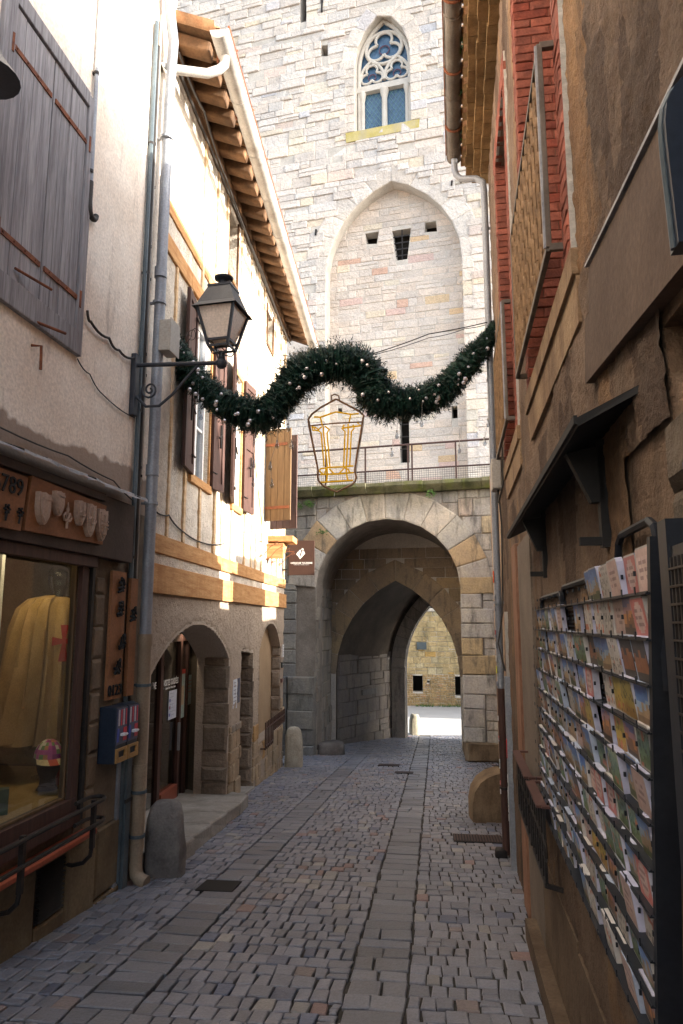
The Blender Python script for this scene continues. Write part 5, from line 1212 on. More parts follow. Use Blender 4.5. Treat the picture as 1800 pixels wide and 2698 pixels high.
# ================================================================== street lantern
t = thing('street_lantern', 'black four sided street lantern with frosted panes on a long wall bracket', 'lantern', L1.P(5.9, .05, 3.4))
mb = MB(L1); mb.box(5.86, 5.94, .0, .05, 3.42, 3.98); mb.build('wall_plate', M['lampiron'], t, bevel=.008)
CF = cross(L1, 5.9); mb = MB(CF)
mb.tube([(.03, 0, 3.88), (.80, 0, 3.86)], .019, 10)
mb.tube([(.04, 0, 3.60), (.14, 0, 3.50), (.26, 0, 3.50), (.38, 0, 3.60), (.50, 0, 3.74), (.60, 0, 3.85)], .013, 8)
mb.tube([(.17+.075*(1-k/26)*math.cos(k*.5+2.5), 0, 3.65+.085*(1-k/26)*math.sin(k*.5+2.5)) for k in range(24)], .009, 6)
mb.tube([(.04, 0, 3.60), (.08, 0, 3.56), (.1, 0, 3.66)], .009, 6)
mb.build('bracket', M['lampiron'], t, smooth=True)
LC = CF.P(.81, 0, 3.86)
mb = MB(); mb.ball((LC.x, LC.y, LC.z-.005), .05, 12); mb.lathe([(.03, .04), (.022, .08), (.03, .10)], LC, 10); mb.build('ball_joint', M['lampiron'], t, smooth=True)
q = lf(LC, -14); zb = .10
def sqring(mb, w0, z0, w1, z1, th):
    for i in range(4):
        a, b = (math.cos(R_(45+90*i)), math.sin(R_(45+90*i))), (math.cos(R_(135+90*i)), math.sin(R_(135+90*i)))
        mb.face([(a[0]*w0, a[1]*w0, z0), (b[0]*w0, b[1]*w0, z0), (b[0]*w1, b[1]*w1, z1), (a[0]*w1, a[1]*w1, z1)])
W0, W1 = .125, .235      # half diagonals at base and at eave
mb = MB(q)
for i in range(4):
    a = (math.cos(R_(45+90*i)), math.sin(R_(45+90*i))); b = (math.cos(R_(135+90*i)), math.sin(R_(135+90*i)))
    mb.bar((a[0]*W0, a[1]*W0, zb+.03), (a[0]*W1, a[1]*W1, zb+.37), .022)
    mb.bar((a[0]*W0, a[1]*W0, zb+.03), (b[0]*W0, b[1]*W0, zb+.03), .018); mb.bar((a[0]*W0, a[1]*W0, zb+.085), (b[0]*W0, b[1]*W0, zb+.085), .02)
    mb.tube([(a[0]*W0, a[1]*W0, zb+.03), (a[0]*W0*.7, a[1]*W0*.7, zb-.03), (0, 0, zb-.02)], .007, 5)
mb.build('frame', M['lampiron'], t)
mb = MB(q); sqring(mb, W0*.97, zb+.09, W1*.97, zb+.36, 0); mb.face([(math.cos(R_(45+90*i))*W0, math.sin(R_(45+90*i))*W0, zb+.088) for i in range(4)]); mb.build('pane', M['lampglass'], t)
mb = MB(q); sqring(mb, W1*1.22, zb+.355, W1*1.0, zb+.40, 0); sqring(mb, W1*1.0, zb+.40, W0*1.12, zb+.57, 0); sqring(mb, W1*1.22, zb+.355, W1*.9, zb+.375, 0)
mb.box(-W0*.85, W0*.85, -W0*.85, W0*.85, zb+.565, zb+.585); mb.build('hood', M['lampiron'], t)
mb = MB(q); mb.lathe([(.055, .585), (.04, .61), (.035, .65), (.08, .665), (.085, .68), (.05, .70), (.01, .71)], (0, 0, zb), 16, q); mb.build('chimney_cap', M['lampiron'], t, smooth=True)
mb = MB(q)
for i in range(4): a = (math.cos(R_(45+90*i)), math.sin(R_(45+90*i))); mb.lathe([(.006, 0), (.003, .03)], (a[0]*W0*1.1, a[1]*W0*1.1, zb+.57), 6, q)
mb.build('finial', M['lampiron'], t)
# ================================================================== garland
GY = 7.15
gpx = [(438, 878, 20), (455, 905, 26), (478, 935, 30), (508, 985, 34), (550, 1035, 40), (600, 1070, 46), (650, 1090, 52), (700, 1095, 52), (735, 1060, 50), (768, 1015, 52), (800, 980, 56), (850, 962, 58), (900, 960, 58), (945, 965, 56), (975, 1000, 58), (990, 1045, 58), (1035, 1062, 52), (1080, 1062, 46), (1130, 1050, 44), (1170, 1030, 42), (1205, 990, 40), (1240, 950, 34), (1270, 915, 26), (1292, 885, 20), (1308, 862, 14)]
def rope(pp, n=400):
    P = [at(x, y, GY) for x, y, r in pp]; Rr = [r*.0041 for _, _, r in pp]; out = []
    for k in range(n):
        u = k/(n-1)*(len(P)-1); i = min(int(u), len(P)-2); t = u-i
        p0, p1, p2, p3 = P[max(i-1, 0)], P[i], P[i+1], P[min(i+2, len(P)-1)]
        p = .5*((2*p1)+(p2-p0)*t+(2*p0-5*p1+4*p2-p3)*t*t+(3*p1-p0-3*p2+p3)*t**3)
        out.append((p, Rr[i]*(1-t)+Rr[i+1]*t))
    return out
RP = rope(gpx)
gar = thing('christmas_garland', 'dark green fir garland with pearly baubles slung across the street', 'garland', at(880, 1000, GY))
mb = MB(); mb.tube([tuple(p) for p, r in RP], [r*(.78+.1*math.sin(i*.9)+.07*math.sin(i*2.3)) for i, (p, r) in enumerate(RP)], 10); mb.build('core', M['needle'], gar)
mb = MB()
for k in range(8500):
    p, r = RP[int(rnd.random()*len(RP))]; p = p+Vector((rnd.uniform(-.03, .03), 0, rnd.uniform(-.02, .02)))
    ki = min(398, int(rnd.random()*399)); p, r = RP[ki]; r *= 1+.22*math.sin(ki*.21)*math.sin(ki*.083+1); tg = (RP[ki+1][0]-RP[ki][0]).normalized()
    d = (Vector((rnd.gauss(0, 1), rnd.gauss(0, 1), rnd.gauss(0, 1))).normalized()+tg*rnd.choice((-1, 1))*rnd.uniform(0, .9)).normalized(); u = d.orthogonal().normalized(); v = d.cross(u)
    L = r*rnd.uniform(.85, 1.22); c = rnd.uniform(.5, 1.5); sh_ = (c*rnd.uniform(.7, 1.2), c, c*rnd.uniform(.8, 1.1))
    base = p+d*L*.5
    for j in range(9):
        a = rnd.uniform(0, 6.3); e = base+d*(L*.5*j/9); w_ = (u*math.cos(a)+v*math.sin(a)); tip = e+(d*.55+w_)*rnd.uniform(.03, .052); sd = d.cross(w_)*.006
        b = len(mb.v); mb.v += [e-sd, e+sd, tip]; mb.f.append((b, b+1, b+2)); mb.c.append(sh_)
mb.build('fir_sprigs', M['needle'], gar)
seeds = [i for i in range(68)]
for i in seeds:
    zone = rnd.choice([(0, 90), (0, 120), (60, 200), (280, 399), (300, 380), (150, 300)])
    p, r = RP[min(399, int(rnd.uniform(*zone)))]; a = rnd.uniform(-2.6, .5); q_ = p+Vector((math.cos(a)*r*rnd.uniform(.2, .95), -r*rnd.uniform(.75, 1.0), math.sin(a)*r*rnd.uniform(.2, 1.0)))
    mb = MB(); mb.ball(q_, rnd.uniform(.012, .027), 8); mb.build('bauble', M['bauble'], gar, smooth=True)
mb = MB()
for i in range(6):
    p = at(455+i*12, 905+rnd.uniform(-25, 5), GY-.25); mb.tube([tuple(p+Vector((.05*math.cos(k*.6+i), .03*math.sin(k), .05*math.sin(k*.6+i)+.02*i))) for k in range(9)], .004, 4)
mb.build('wire_tangle', M['cable'], gar)
cable('span_cable', 'upper black span cable carrying the garland to the right hand wall', [tuple(at(962, 938, GY)), tuple(at(1130, 880, GY)), tuple(at(1312, 842, GY))], .006, sag=.01)
cable('span_cable', 'lower black span cable looping beside the upper one to the right hand wall', [tuple(at(962, 940, GY+.03)), tuple(at(1130, 890, GY+.03)), tuple(at(1225, 866, GY)), tuple(at(1312, 845, GY+.03))], .004, sag=.015)
cable('span_cable', 'thin span cable from the lantern side to the garland on the left', [tuple(at(545, 902, GY)), tuple(at(790, 942, GY))], .003, sag=.01)
# light figure (lantern outline) under the garland
fig = thing('hanging_light_figure', 'lantern shaped light figure of brown and amber tubes hanging under the garland', 'light figure', at(888, 1296, GY))
def cx(x, y): return at(780+x/7.84, 1040+y/7.84, GY+.02)
mb = MB(); mb.tube([tuple(cx(*p)) for p in ((820, 95), (700, 160), (500, 270), (330, 400), (255, 510), (270, 640), (330, 920), (400, 1270), (455, 1560), (450, 1700), (470, 1780), (560, 1880), (720, 1960), (850, 2010), (980, 1940), (1150, 1860), (1220, 1790), (1245, 1700), (1215, 1560), (1260, 1250), (1320, 900), (1375, 560), (1400, 430), (1330, 360), (1200, 280), (1000, 180), (850, 100))], .011, 8, closed=True); mb.build('outer_tube', M['ropebrown'], fig, smooth=True)
mb = MB(); mb.tube([tuple(cx(*p)) for p in ((300, 640), (800, 590), (1380, 560))], .008, 6); mb.tube([tuple(cx(*p)) for p in ((740, 110), (730, 20), (800, -10), (880, 20), (900, 120))], .008, 6); mb.build('cross_tube', M['ropebrown'], fig, smooth=True)
yl = [[(370, 460), (500, 465), (830, 355), (1130, 405), (1300, 390)], [(505, 470), (545, 640)], [(1130, 410), (1100, 560)],
      [(330, 660), (345, 735), (460, 740), (520, 790), (580, 1480)], [(560, 640), (570, 800), (650, 1490)], [(600, 650), (690, 720), (640, 790), (700, 1480)], [(340, 650), (400, 720), (380, 660), (470, 720), (530, 660)],
      [(1000, 620), (950, 700), (1015, 760), (985, 1480)], [(1080, 600), (1080, 780), (1040, 1490)], [(1180, 620), (1200, 700), (1145, 760), (1110, 1480)], [(960, 690), (1340, 640), (1270, 580)],
      [(500, 1530), (700, 1500), (960, 1490), (1190, 1470)], [(500, 1650), (850, 1640), (1190, 1610)], [(500, 1530), (490, 1580), (560, 1640)], [(620, 1530), (590, 1640)], [(690, 1530), (790, 1640)], [(900, 1620), (1000, 1510), (1080, 1540), (1110, 1610)], [(640, 1500), (650, 1640), (630, 1790)], [(1040, 1500), (1045, 1640), (1070, 1760)], [(510, 1810), (800, 1790), (1180, 1770)]]
mb = MB()
for L in yl: mb.tube([tuple(cx(*p)) for p in L], .0092, 6)
mb.build('amber_tubes', M['ropeyel'], fig, smooth=True)
mb = MB()
for L in ([(230, 420), (270, 480)], [(1400, 450), (1480, 465)], [(800, 2020), (790, 2110)], [(790, 1950), (840, 1920)], [(1200, 1850), (1280, 1890)], [(480, 115), (560, 135)], [(280, 540), (340, 900), (470, 1640)], [(1410, 540), (1350, 900), (1270, 1400), (1240, 1650), (1270, 1750)]): mb.tube([tuple(cx(*p)) for p in L], .004, 5)
mb.build('wire', M['wirewhite'], fig)
def drop(pts, label):
    t = thing('bulb_string', label, 'light string', at(pts[-1][0], pts[-1][1], GY), 'bulb strings hanging from the garland')
    Y = GY-.12; mb = MB(); top = (pts[0][0]+2, pts[0][1]-60)
    mb.tube([tuple(at(*top, Y))]+[tuple(at(p[0], p[1]-12, Y)) for p in pts], .0022, 4); mb.build('wire', M['wirewhite'], t)
    for p in pts:
        c = at(p[0], p[1], Y); mb = MB(); mb.lathe([(.006, .05), (.012, .03), (.021, .008), (.022, -.006), (.014, -.022), (.003, -.027)], c, 10); b = mb.build('bulb', M['bulb'], t, smooth=True)
        mb = MB(); mb.lathe([(.009, .045), (.009, .065)], c, 8); mb.ball((c.x, c.y, c.z+.004), .006, 6); mb.build('socket', M['wirewhite'], b)
for pts, lb in (([(522, 1055), (529, 1101)], 'shortest bulb string, far left under the garland beside the first shutter'), ([(673, 1165), (668, 1228), (668, 1277)], 'three bulb string hanging left of the open plank shutter'), ([(730, 1175), (712, 1233), (716, 1280)], 'three bulb string hanging in front of the open plank shutter'), ([(760, 1131), (768, 1177)], 'two bulb string at the right edge of the open plank shutter'),
                ([(1046, 1150), (1032, 1197)], 'two bulb string hanging just left of the dark tower slit'), ([(1111, 1119)], 'single bulb hanging just right of the dark tower slit'), ([(1210, 1188)], 'single bulb on a long wire over the walkway railing'), ([(1286, 1119), (1277, 1168)], 'two bulb string beside the right hand downpipe')): drop(pts, lb)
# ================================================================== right hand pipes
pipe_thing('downpipe', 'slim grey downpipe at the far corner of the right hand house', [(7.28, .385, 6.92), (7.28, .385, 6.78), (7.27, .37, 6.70), (7.24, .32, 6.62), (7.2, .15, 6.58), (7.16, .08, 6.50), (7.15, .07, 6.38), (7.2, .07, 1.0)], .036, 'zinc', RR, [(7.18, .07, z) for z in (5.95, 4.2, 1.85)], clipmat='zinc')
t = pipe_thing('stickered_pipe', 'dark brown lower pipe plastered with torn stickers and graffiti by the right wall', [(7.2, .07, 1.0), (7.2, .07, -.56)], .038, 'brownwood', RR, [(7.2, .07, .05)])
mb = MB(); boulder(mb, RR.P(7.2, .12, -.56), .06, 5); mb.build('foot_elbow', M['iron'], t, smooth=True)
mb = MB(RR); 
for i in range(16):
    z = rnd.uniform(.0, 1.9); c = rnd.choice([(.6, .6, .6), (.5, .1, .1), (.7, .7, .65), (.55, .5, .5), (.25, .25, .3)]); h = rnd.uniform(.02, .06); mb.box(7.155, 7.185, .104, .112, z, z+h, col=c)
mb.box(7.15, 7.20, .104, .113, 2.05, 2.17, col=(.8, .13, .03)); mb.box(7.16, 7.19, .113, .114, 2.09, 2.13, col=(.75, .7, .65)); mb.box(7.15, 7.18, .104, .112, 1.15, 1.22, col=(.6, .6, .05))
st = mb.build('sticker', M['colour'], t)
t = thing('cable_duct', 'galvanised cable duct with a red sticker beside the stickered pipe', 'duct', RR.P(6.72, .04, -.55))
mb = MB(RR); mb.box(6.70, 6.80, .0, .06, -.62, 1.15); mb.build('duct', M['zinc'], t, bevel=.006)
mb = MB(RR); mb.box(6.72, 6.76, .0, .04, 1.15, 1.75); mb.build('pale_cover', M['boxgrey'], t)
mb = MB(RR); mb.box(6.70, 6.78, .06, .064, .42, .58, col=(.6, .03, .03)); mb.box(6.71, 6.77, .06, .064, .2, .27, col=(.6, .6, .6)); mb.box(6.71, 6.77, .06, .064, .06, .16, col=(.55, .55, .58)); mb.build('sticker', M['colour'], t)
text('ORIKA', .09, Fr(RR.P(0, 0, 0), RR.d.normalized(), RR.n), 6.75*RR.d.length, .066, -.0, M['white'], t, 'graffiti', .001, vert=True, sx=1)
cable('wall_cable', 'black cable rising beside the right downpipe from the duct to the meter box', [(6.75, .05, 1.2), (6.85, .1, 1.45), (6.8, .05, 1.75), (6.82, .03, 2.6), (6.85, .05, 2.95), (6.7, .06, 2.8), (6.55, .02, 2.95), (6.5, .02, 3.3)], .009, f=RR, n=4)
t = thing('meter_box', 'small grey plastic box above the cable beside the right downpipe', 'box', RR.P(6.85, .05, 2.95))
mb = MB(RR); mb.box(6.76, 6.98, .02, .11, 2.95, 3.25); mb.build('box', M['boxgrey'], t, bevel=.01)
# window guard, right
t = thing('window_guard', 'brown flat bar iron guard projecting from the right wall beyond the postcards', 'window guard', RR.P(4.6, .1, .4))
mb = MB(RR)
for s0, s1, z in ((4.25, 5.1, .76), (3.6, 4.15, .76)):
    mb.bar((s0, .10, z), (s1, .10, z), .05, .012); mb.bar((s0, .10, z), (s0, 0, z), .03, .012); mb.bar((s1, .10, z), (s1, 0, z), .03, .012)
mb.build('top_bar', material('brown_guard_paint', (.07, .032, .026), (.11, .05, .04), bump=.1, rough=.5), t)
mb = MB(RR)
for s0, s1, z in ((4.25, 5.1, .76), (3.6, 4.15, .76)):
    mb.bar((s0, .09, z-.36), (s1, .09, z-.36), .02); mb.bar((s0, .09, z-.36), (s0, 0, z-.38), .02)
    for i in range(6): s = s0+(s1-s0)*i/5; mb.bar((s, .09, z), (s, .09, z-.37), .014); mb.tube([(s+.05*math.cos(k*.9), .09, z-.2+.05*math.sin(k*.9)) for k in range(7)], .006, 4)
mb.build('bars', M['iron'], t)
# canopy
t = thing('black_canopy', 'narrow black metal canopy over the postcard rack on two brackets', 'canopy', RR.P(3, .1, 2.1))
mb = MB(RR); P = [(1.72, 0, 2.235), (4.32, 0, 2.235), (4.40, .15, 2.17), (1.80, .15, 2.17), (1.72, 0, 2.255), (4.32, 0, 2.255), (4.40, .16, 2.19), (1.80, .16, 2.19)]; mb.hexa([RR.P(*p) for p in P]); mb.box(1.8, 4.4, .152, .162, 2.176, 2.2); mb.build('sheet', M['black'], t)
for s in (3.65, 2.15):
    mb = MB(RR); mb.box(s, s+.04, .0, .035, 1.88, 2.22); mb.hexa([RR.P(*p) for p in ((s, .02, 2.02), (s+.04, .02, 2.02), (s+.04, .06, 2.02), (s, .06, 2.02), (s, .02, 2.2), (s+.04, .02, 2.2), (s+.04, .13, 2.18), (s, .13, 2.18))]); mb.bar((s+.02, .02, 1.9), (s+.02, .10, 1.9), .025); mb.build('bracket', M['black'], t)
# ================================================================== postcard rack
rk = thing('postcard_rack', 'long black wall rack filled with rows of postcards on the right hand wall', 'rack', RR.P(2.7, .04, .66))
SC0, PIT, NC = 1.60, .1335, 17
O0 = .035
mb = MB(RR); n = 8
def rrect(s0, s1, z0, z1, r, o): return [(s0, o, z0), (s0, o, z1-r), (s0+r*.3, o, z1-r*.3), (s0+r, o, z1), (s1-r, o, z1), (s1-r*.3, o, z1-r*.3), (s1, o, z1-r), (s1, o, z0)]
for s0, s1, z1 in ((1.60, 2.0, 1.89), (2.02, 2.42, 1.82), (2.44, 3.1, 1.80), (3.12, 3.88, 1.78)): mb.tube(rrect(s0, s1, 1.5, z1, .06, O0-.01), .011, 6)
mb.hexa([RR.P(*p) for p in ((1.79, .0, .55), (1.815, 0, .55), (1.815, .055, .55), (1.79, .055, .55), (1.55, 0, 1.84), (1.575, 0, 1.84), (1.575, .055, 1.84), (1.55, .055, 1.84))]); mb.build('frame', M['rackmat'], rk)
mb = MB(RR); z = .66
mb.hexa([RR.P(*p) for p in ((1.81, 0, .64), (4.0, 0, .64), (4.0, .01, .64), (1.81, .01, .64), (1.6, 0, 1.72), (3.9, 0, 1.72), (3.9, .01, 1.72), (1.6, .01, 1.72))])
while z < 1.72: mb.bar((1.58+(1.72-z)*.2, O0-.01, z), (3.88, O0-.01, z), .004); z += .016
mb.build('back_grille', M['rackmat'], rk)
rows = [1.725-.1045*i for i in range(11)]
for i, z in enumerate(rows):
    mb = MB(RR); q_s = .021*i; mb.box(1.575+q_s, 3.9+q_s*.5, .02, .066, z-.012, z-.008); mb.box(1.575+q_s, 3.9+q_s*.5, .060, .063, z-.012, z-.005)
    for c in range(NC+1):
        s = SC0-.005+q_s+c*PIT; mb.box(s-.001, s+.006, .046, .052, z+.038, z+.050)
        mb.box(s+PIT*.47, s+PIT*.53, .066, .069, z-.01, z+.008)
    mb.build('shelf', M['rackmat'], rk)
STY = ['castle view', 'blue sky view', 'pink text', 'yellow cartoon', 'green drawing', 'white sketch', 'sunset', 'dark frame']
def card(s, z, row, col_, st, w_, h, th, tilt, ang):
    a = R_(tilt); f0 = RR.d.normalized(); n = RR.n; up_ = Vector((0, 0, 1))*math.cos(a)+n*math.sin(a); fn = n*math.cos(a)-Vector((0, 0, 1))*math.sin(a)
    b = R_(ang); d = f0*math.cos(b)+up_*math.sin(b); up_ = up_*math.cos(b)-f0*math.sin(b)
    O = RR.P(s, .030, z)
    X = lambda x, y, o: O+d*x+up_*y+fn*o
    mb = MB()
    edge = rnd.choice([(.48, .49, .60), (.42, .43, .56), (.5, .48, .46), (.36, .42, .54)])
    c_ = .012
    out = [(0, 0), (w_, 0), (w_, h-c_), (w_-c_*.3, h-c_*.3), (w_-c_, h), (c_, h), (c_*.3, h-c_*.3), (0, h-c_)]
    m = len(out); P = [X(x, y, 0) for x, y in out]+[X(x, y, th) for x, y in out]
    mb.raw(P, [(i, (i+1) % m, m+(i+1) % m, m+i) for i in range(m)]+[tuple(range(m))[::-1]], edge)
    mb.raw(P[m:], [tuple(range(m))], (.42, .40, .39) if st != 'dark frame' else (.04, .04, .045))
    nx, ny = 12, 11; bd = .005
    r2 = random.Random(row*31+col_*7)
    base = {'castle view': [(.07, .09, .03), (.30, .20, .11), (.22, .30, .42), (.10, .22, .50), (.06, .16, .42)], 'blue sky view': [(.20, .12, .06), (.36, .24, .12), (.25, .36, .5), (.07, .18, .46), (.04, .12, .42)],
            'pink text': [(.50, .34, .30), (.52, .37, .33), (.53, .39, .35), (.50, .36, .34), (.48, .33, .30)], 'yellow cartoon': [(.38, .20, .03), (.45, .30, .03), (.42, .32, .04), (.38, .30, .05), (.36, .28, .05)],
            'green drawing': [(.10, .16, .06), (.14, .24, .14), (.10, .20, .18), (.18, .28, .22), (.26, .32, .22)], 'white sketch': [(.42, .38, .34), (.46, .43, .38), (.44, .41, .38), (.46, .44, .42), (.48, .46, .46)],
            'sunset': [(.06, .04, .03), (.20, .09, .04), (.48, .20, .05), (.34, .18, .22), (.14, .14, .34)], 'dark frame': [(.06, .05, .04), (.26, .10, .04), (.22, .09, .05), (.05, .05, .06), (.04, .04, .05)]}[st]
    ph = r2.uniform(0, 50); tw = [(r2.uniform(.08, .92), r2.uniform(.05, .12), r2.uniform(.45, .78)) for _ in range(3)]; tone = r2.uniform(.75, 1.15)
    oval = st == 'pink text' and r2.random() < .4
    for i in range(nx):
        for k in range(ny):
            x0, x1 = bd+(w_-2*bd)*i/nx, bd+(w_-2*bd)*(i+1)/nx; y0, y1 = bd+(h-2*bd)*k/ny, bd+(h-2*bd)*(k+1)/ny
            u, v = (i+.5)/nx, (k+.5)/ny
            nse = noise.noise(Vector((u*3+ph, v*3, 0)))
            if st in ('castle view', 'blue sky view', 'sunset', 'dark frame'):
                wallh = .36+.08*math.sin(u*5+ph)
                c = base[0] if v < .2+.1*nse else (base[1] if v < wallh or any(abs(u-a) < b and v < t for a, b, t in tw) else base[2+min(2, int((v-wallh)*4.5))])
            elif st == 'pink text':
                c = base[min(4, int(v*5))]
                if oval: c = (.50, .14, .13) if ((u-.5)/.36)**2+((v-.5)/.42)**2 > 1 else c
                if k in (3, 5, 7) and .22 < u < .8 and r2.random() < .75: c = (.28, .17, .17)
            else:
                c = base[max(0, min(4, int((v+.35*nse)*5)))]
                if abs(noise.noise(Vector((u*5+ph, v*5, 4)))) < .05: c = tuple(x*.35 for x in c)
                if nse > .38: c = (.45, .12, .05)
            q_ = tone*r2.uniform(.92, 1.06); g_ = sum(c)/3; c = tuple((x*.88+g_*.12+.015)*q_ for x in c)
            mb.raw([X(x0, y0, th+.0006), X(x1, y0, th+.0006), X(x1, y1, th+.0006), X(x0, y1, th+.0006)], [(0, 1, 2, 3)], c)
    return mb
ORD = ['first', 'second', 'third', 'fourth', 'fifth', 'sixth', 'seventh', 'eighth', 'ninth', 'tenth', 'eleventh', 'twelfth', 'thirteenth', 'fourteenth', 'fifteenth', 'sixteenth', 'seventeenth']
for i, z in enumerate(rows):
    for c in range(NC):
        if (i == 0 and c > 5) or (i == 1 and 5 < c < 13 and rnd.random() < .6): continue
        if rnd.random() < .06 and c > 2: continue
        if i == 10 and 5 < c and rnd.random() < .4: continue
        if c < 3: st = [['pink text', 'pink text', 'pink text'], ['pink text', 'sunset', 'pink text'], ['dark frame', 'dark frame', 'white sketch'], ['blue sky view', 'yellow cartoon', 'yellow cartoon'], ['green drawing', 'sunset', 'yellow cartoon'], ['pink text', 'castle view', 'green drawing'], ['castle view', 'green drawing', 'green drawing'], ['pink text', 'castle view', 'green drawing'], ['white sketch', 'pink text', 'green drawing'], ['castle view', 'green drawing', 'white sketch'], ['sunset', 'pink text', 'pink text']][i][c]
        elif c < 6: st = ['blue sky view', 'white sketch', 'blue sky view', 'white sketch', 'sunset', 'castle view', 'pink text', 'green drawing', 'yellow cartoon', 'castle view', 'white sketch'][i] if rnd.random() < .7 else rnd.choice(STY)
        else: st = rnd.choice(['castle view']*4+['blue sky view']*3+['sunset', 'white sketch', 'green drawing', 'dark frame', 'pink text'])
        w_ = rnd.uniform(.124, .133); h = rnd.uniform(.100, .112)*(1.12 if st == 'blue sky view' and i == 0 else 1); th = rnd.uniform(.006, .022)
        mb = card(SC0+.021*i+c*PIT+rnd.uniform(-.003, .006), z-.006, i, c, st, w_, h, th, 5+rnd.uniform(-2, 5), rnd.uniform(-1.3, 1.3)*(1 if i < 6 else 2.5))
        mb.build('postcard', M['paper'], label='%s postcard, %s row down, %s from the near end of the rack' % (st, ORD[i], ORD[c]), cat='postcard', group='postcards in the wall rack')
# second rack at the right edge, poster, rounded sign
t = thing('mesh_rack', 'black mesh display rack at the right edge of the photo by the stone corner', 'rack', RR.P(.8, .1, .2))
mb = MB(RR); mb.box(1.20, 1.25, .09, .12, .1, 1.83); mb.box(.1, 1.20, .10, .115, .1, 1.78); mb.build('frame', M['rackmat'], t)
mb = MB(RR); k = .14
while k < 1.19: mb.bar((k, .12, .15), (k, .12, 1.76), .004); k += .02
z = .15
while z < 1.76: mb.bar((.1, .122, z), (1.19, .122, z), .004); z += .03
mb.build('wire_mesh', M['iron'], t)
t = thing('calendar', 'blue picture calendar with a red heading above the mesh rack', 'calendar', RR.P(.8, .13, 1.7))
mb = MB(RR); mb.box(.6, 1.02, .13, .14, 1.80, 1.89, col=(.02, .07, .25)); mb.box(.6, 1.01, .14, .142, 1.87, 1.882, col=(.4, .02, .04)); mb.box(.6, 1.015, .14, .142, 1.815, 1.84, col=(.20, .06, .03)); mb.box(.6, 1.02, .14, .142, 1.80, 1.81, col=(.15, .18, .3)); mb.box(.6, 1.0, .125, .13, 1.58, 1.68, col=(.05, .12, .4)); mb.build('sheet', M['colour'], t)
t = thing('rounded_sign', 'dark navy round topped board jutting from the wall at the right edge', 'sign', RR.P(.95, .1, 2.2))
f = cross(RR, .95); mb = MB(f)
P = [(.15, 2.20), (.155, 2.36)]+[(.085+.07*math.cos(R_(a)), 2.40+.085*math.sin(R_(a))) for a in range(0, 181, 20)]+[(-.02, 2.40), (-.02, 2.20)]
mb.prism(P, -.02, .02); mb.build('board', M['navy'], t)
mb = MB(f); mb.tube([(p[0], -.0, p[1]) for p in P[:-2]], .006, 6); mb.build('rim', M['duct'], t)
# ================================================================== guard stones and covers
def guardstone(label, c, w_, d_, h, mat, top=.35, nm='guard_stone', rot=0, seed=1):
    V, fa = [], []; n = 20; prof = [(1.05, 0), (1.0, .12), (.97, .4), (.93, .62), (.88, .8), (.74, .92), (.5, .98), (.02, 1.0)]
    for r, z in prof:
        for k in range(n):
            a = k*2*math.pi/n; x, y = math.cos(a), math.sin(a); x = math.copysign(abs(x)**.5, x); y = math.copysign(abs(y)**.5, y)
            q_ = 1+.08*noise.noise(Vector((x*5, y*5+seed, z*9)))+.09*noise.noise(Vector((x*1.5+seed, y*1.5, z*3)))
            px, py = x*r*w_/2*q_, y*r*d_/2*q_; ca, sa = math.cos(rot), math.sin(rot)
            V.append((c[0]+px*ca-py*sa, c[1]+px*sa+py*ca, c[2]+z*h))
    for i in range(len(prof)-1):
        for k in range(n): fa.append((i*n+k, i*n+(k+1) % n, (i+1)*n+(k+1) % n, (i+1)*n+k))
    fa.append(tuple(range((len(prof)-1)*n, len(prof)*n)))
    mb = MB(); mb.raw(V, fa); return mb.build(nm, M[mat], label=label, cat='guard stone', smooth=True)
p = L1.P(6.50, .22, 0); guardstone('weathered grey guard stone at the foot of the beige downpipe', (p.x, p.y, gz(p.y)-.08), .34, .28, .72, 'stone', seed=2)
guardstone('pale rounded guard stone at the far corner of the half timbered house', (-.93, 14.25, gz(14.25)-.08), .36, .34, .86, 'stonepale', seed=5)
mb = MB(); V = []; n = 12
p0 = RR.P(9.2, 0, 0)
prof = [(0, 0), (.40, 0), (.40, .28), (.37, .42), (.30, .53), (.20, .6), (.08, .64), (0, .65)]
f = lf((p0.x, p0.y-.12, gz(p0.y)-.06), 180-3)
mb.prism([(a, b) for a, b in prof], -.22, .22, f=f); mb.build('guard_stone', M['stoneb'], label='dark brown quarter round guard stone against the right hand wall', cat='guard stone', bevel=.03, smooth=True)
def cover(label, s, o, ls, lo, name='drain_grate', ang=0, bars=True):
    c = S.P(s, o, 0); z = gz(c.y)+.006; t = thing(name, label, 'drain cover', (c.x, c.y, z))
    mb = MB(S); G_ = lambda s_, o_, h: (s_, o_, gz(s_)+h)
    mb.hexa([S.P(*G_(a, b, h)) for h in (-.02, .006) for a, b in ((s-ls/2, o-lo/2), (s+ls/2, o-lo/2), (s+ls/2, o+lo/2), (s-ls/2, o+lo/2))]); mb.build('frame', M['black'], t)
    if bars:
        mb = MB(S); k = 0
        n = int(lo/.03)
        for k in range(n): b = o-lo/2+.015+k*.03; mb.hexa([S.P(*G_(a, bb, h)) for h in (.006, .012) for a, bb in ((s-ls/2+.02, b-.008), (s+ls/2-.02, b-.008), (s+ls/2-.02, b+.008), (s-ls/2+.02, b+.008))])
        mb.build('bars', M['darkiron'], t)
    return t
cover('rectangular iron drain grate at the right side of the paving', 8.05, .42, .38, .52)
cover('small rectangular drain grate in the middle of the street before the arch', 13.4, -.6, .28, .34)
cover('curved iron drain cover just in front of the passage', 14.5, -.95, .35, .42, 'drain_cover')
cover('square iron cover in the setts near the left guard stone', 5.9, -1.78, .3, .3, 'drain_cover', bars=False)
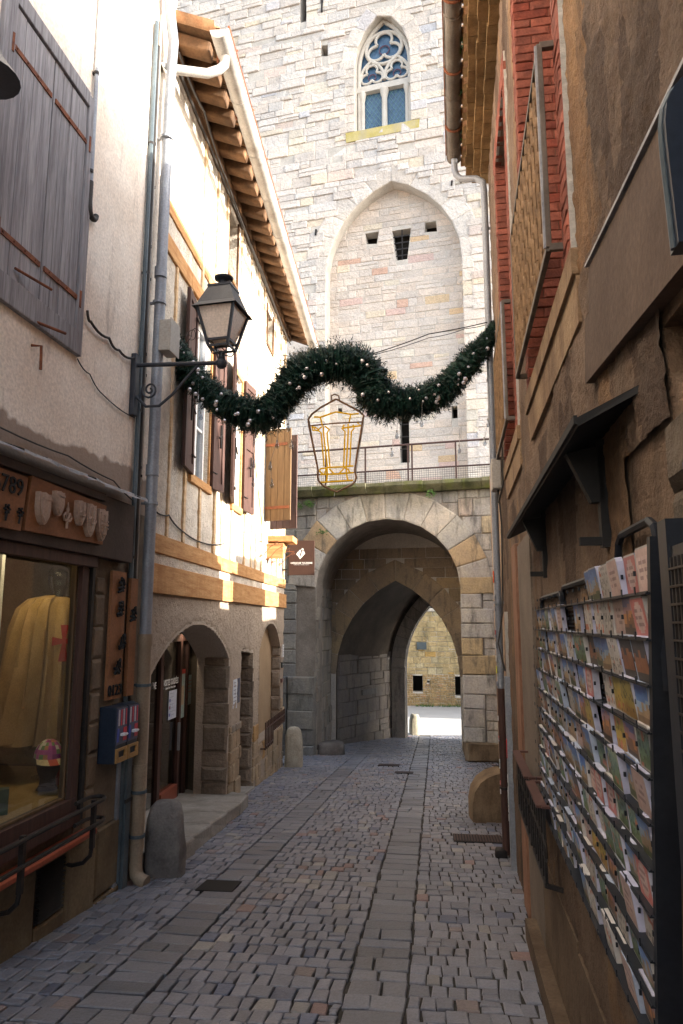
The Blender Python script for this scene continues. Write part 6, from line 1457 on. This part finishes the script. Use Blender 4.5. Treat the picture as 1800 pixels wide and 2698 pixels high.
# plants on the gate
for i, (s, z, o, n, lb) in enumerate(((-1.0, 4.36, .1, 60, 'green fern tuft growing on the left end of the arch under the ledge'), (-.72, 4.42, .1, 60, 'second green tuft just right of the fern on the arch'), (2.05, 4.5, .16, 40, 'small green tuft hanging under the ledge on the right'), (-.42, 3.72, .1, 24, 'tiny green plant rooted in the left arch stones'))):
    mb = MB(G)
    for k in range(n):
        a = rnd.uniform(0, 6.3); L = rnd.uniform(.03, .13); x, zz = s+L*math.cos(a), z+L*math.sin(a)*.7; oo = o+rnd.uniform(0, .08)
        mb.face([(x-.02, oo, zz), (x, oo+.02, zz-.012), (x+.02, oo, zz), (x, oo, zz+.02)])
        mb.face([(s, o-.05, z), (s+.004, o-.05, z), (x, oo, zz)])
    mb.build('wall_plant', M['leaf'], label=lb, cat='plant')
# ================================================================== camera, light
cam = bpy.data.cameras.new('camera'); co = bpy.data.objects.new('camera', cam); COL.objects.link(co)
co.location = (0, 0, 1.65); co.rotation_euler = (math.pi/2+TH, 0, 0)
cam.sensor_fit = 'VERTICAL'; cam.sensor_height = 36; cam.lens = FL/2698*36; cam.clip_start = .05; cam.clip_end = 3000
scene.camera = co
SUN = Vector((.965*math.cos(R_(20)), -.262*math.cos(R_(20)), math.sin(R_(20)))).normalized()
sl = bpy.data.lights.new('sun', 'SUN'); sl.energy = 18; sl.angle = R_(.5); sl.color = (1, .93, .82)
so = bpy.data.objects.new('sun', sl); COL.objects.link(so); so.rotation_euler = SUN.to_track_quat('Z', 'Y').to_euler()
w = bpy.data.worlds.new('World'); scene.world = w; w.use_nodes = True; nt = w.node_tree
sky = nt.nodes.new('ShaderNodeTexSky'); sky.sky_type = 'NISHITA'; sky.sun_disc = False
sky.sun_elevation = math.asin(SUN.z); sky.sun_rotation = math.atan2(SUN.x, SUN.y); sky.air_density = 1.0; sky.dust_density = 2.5; sky.ozone_density = 1.0
hs = nt.nodes.new('ShaderNodeHueSaturation'); hs.inputs['Saturation'].default_value = .5; nt.links.new(sky.outputs[0], hs.inputs['Color']); tm = nt.nodes.new('ShaderNodeMix'); tm.data_type = 'RGBA'; tm.blend_type = 'MULTIPLY'; tm.inputs[0].default_value = 1; tm.inputs[7].default_value = (1.0, .99, .98, 1); nt.links.new(hs.outputs[0], tm.inputs[6]); nt.links.new(tm.outputs[2], nt.nodes['Background'].inputs[0]); nt.nodes['Background'].inputs[1].default_value = SKY
scene.view_settings.view_transform = 'Standard'; scene.view_settings.look = 'None'; scene.view_settings.exposure = 0
scene.cycles.max_bounces = 8; scene.cycles.diffuse_bounces = 5; scene.cycles.transparent_max_bounces = 12
scene.cycles.sample_clamp_indirect = 6
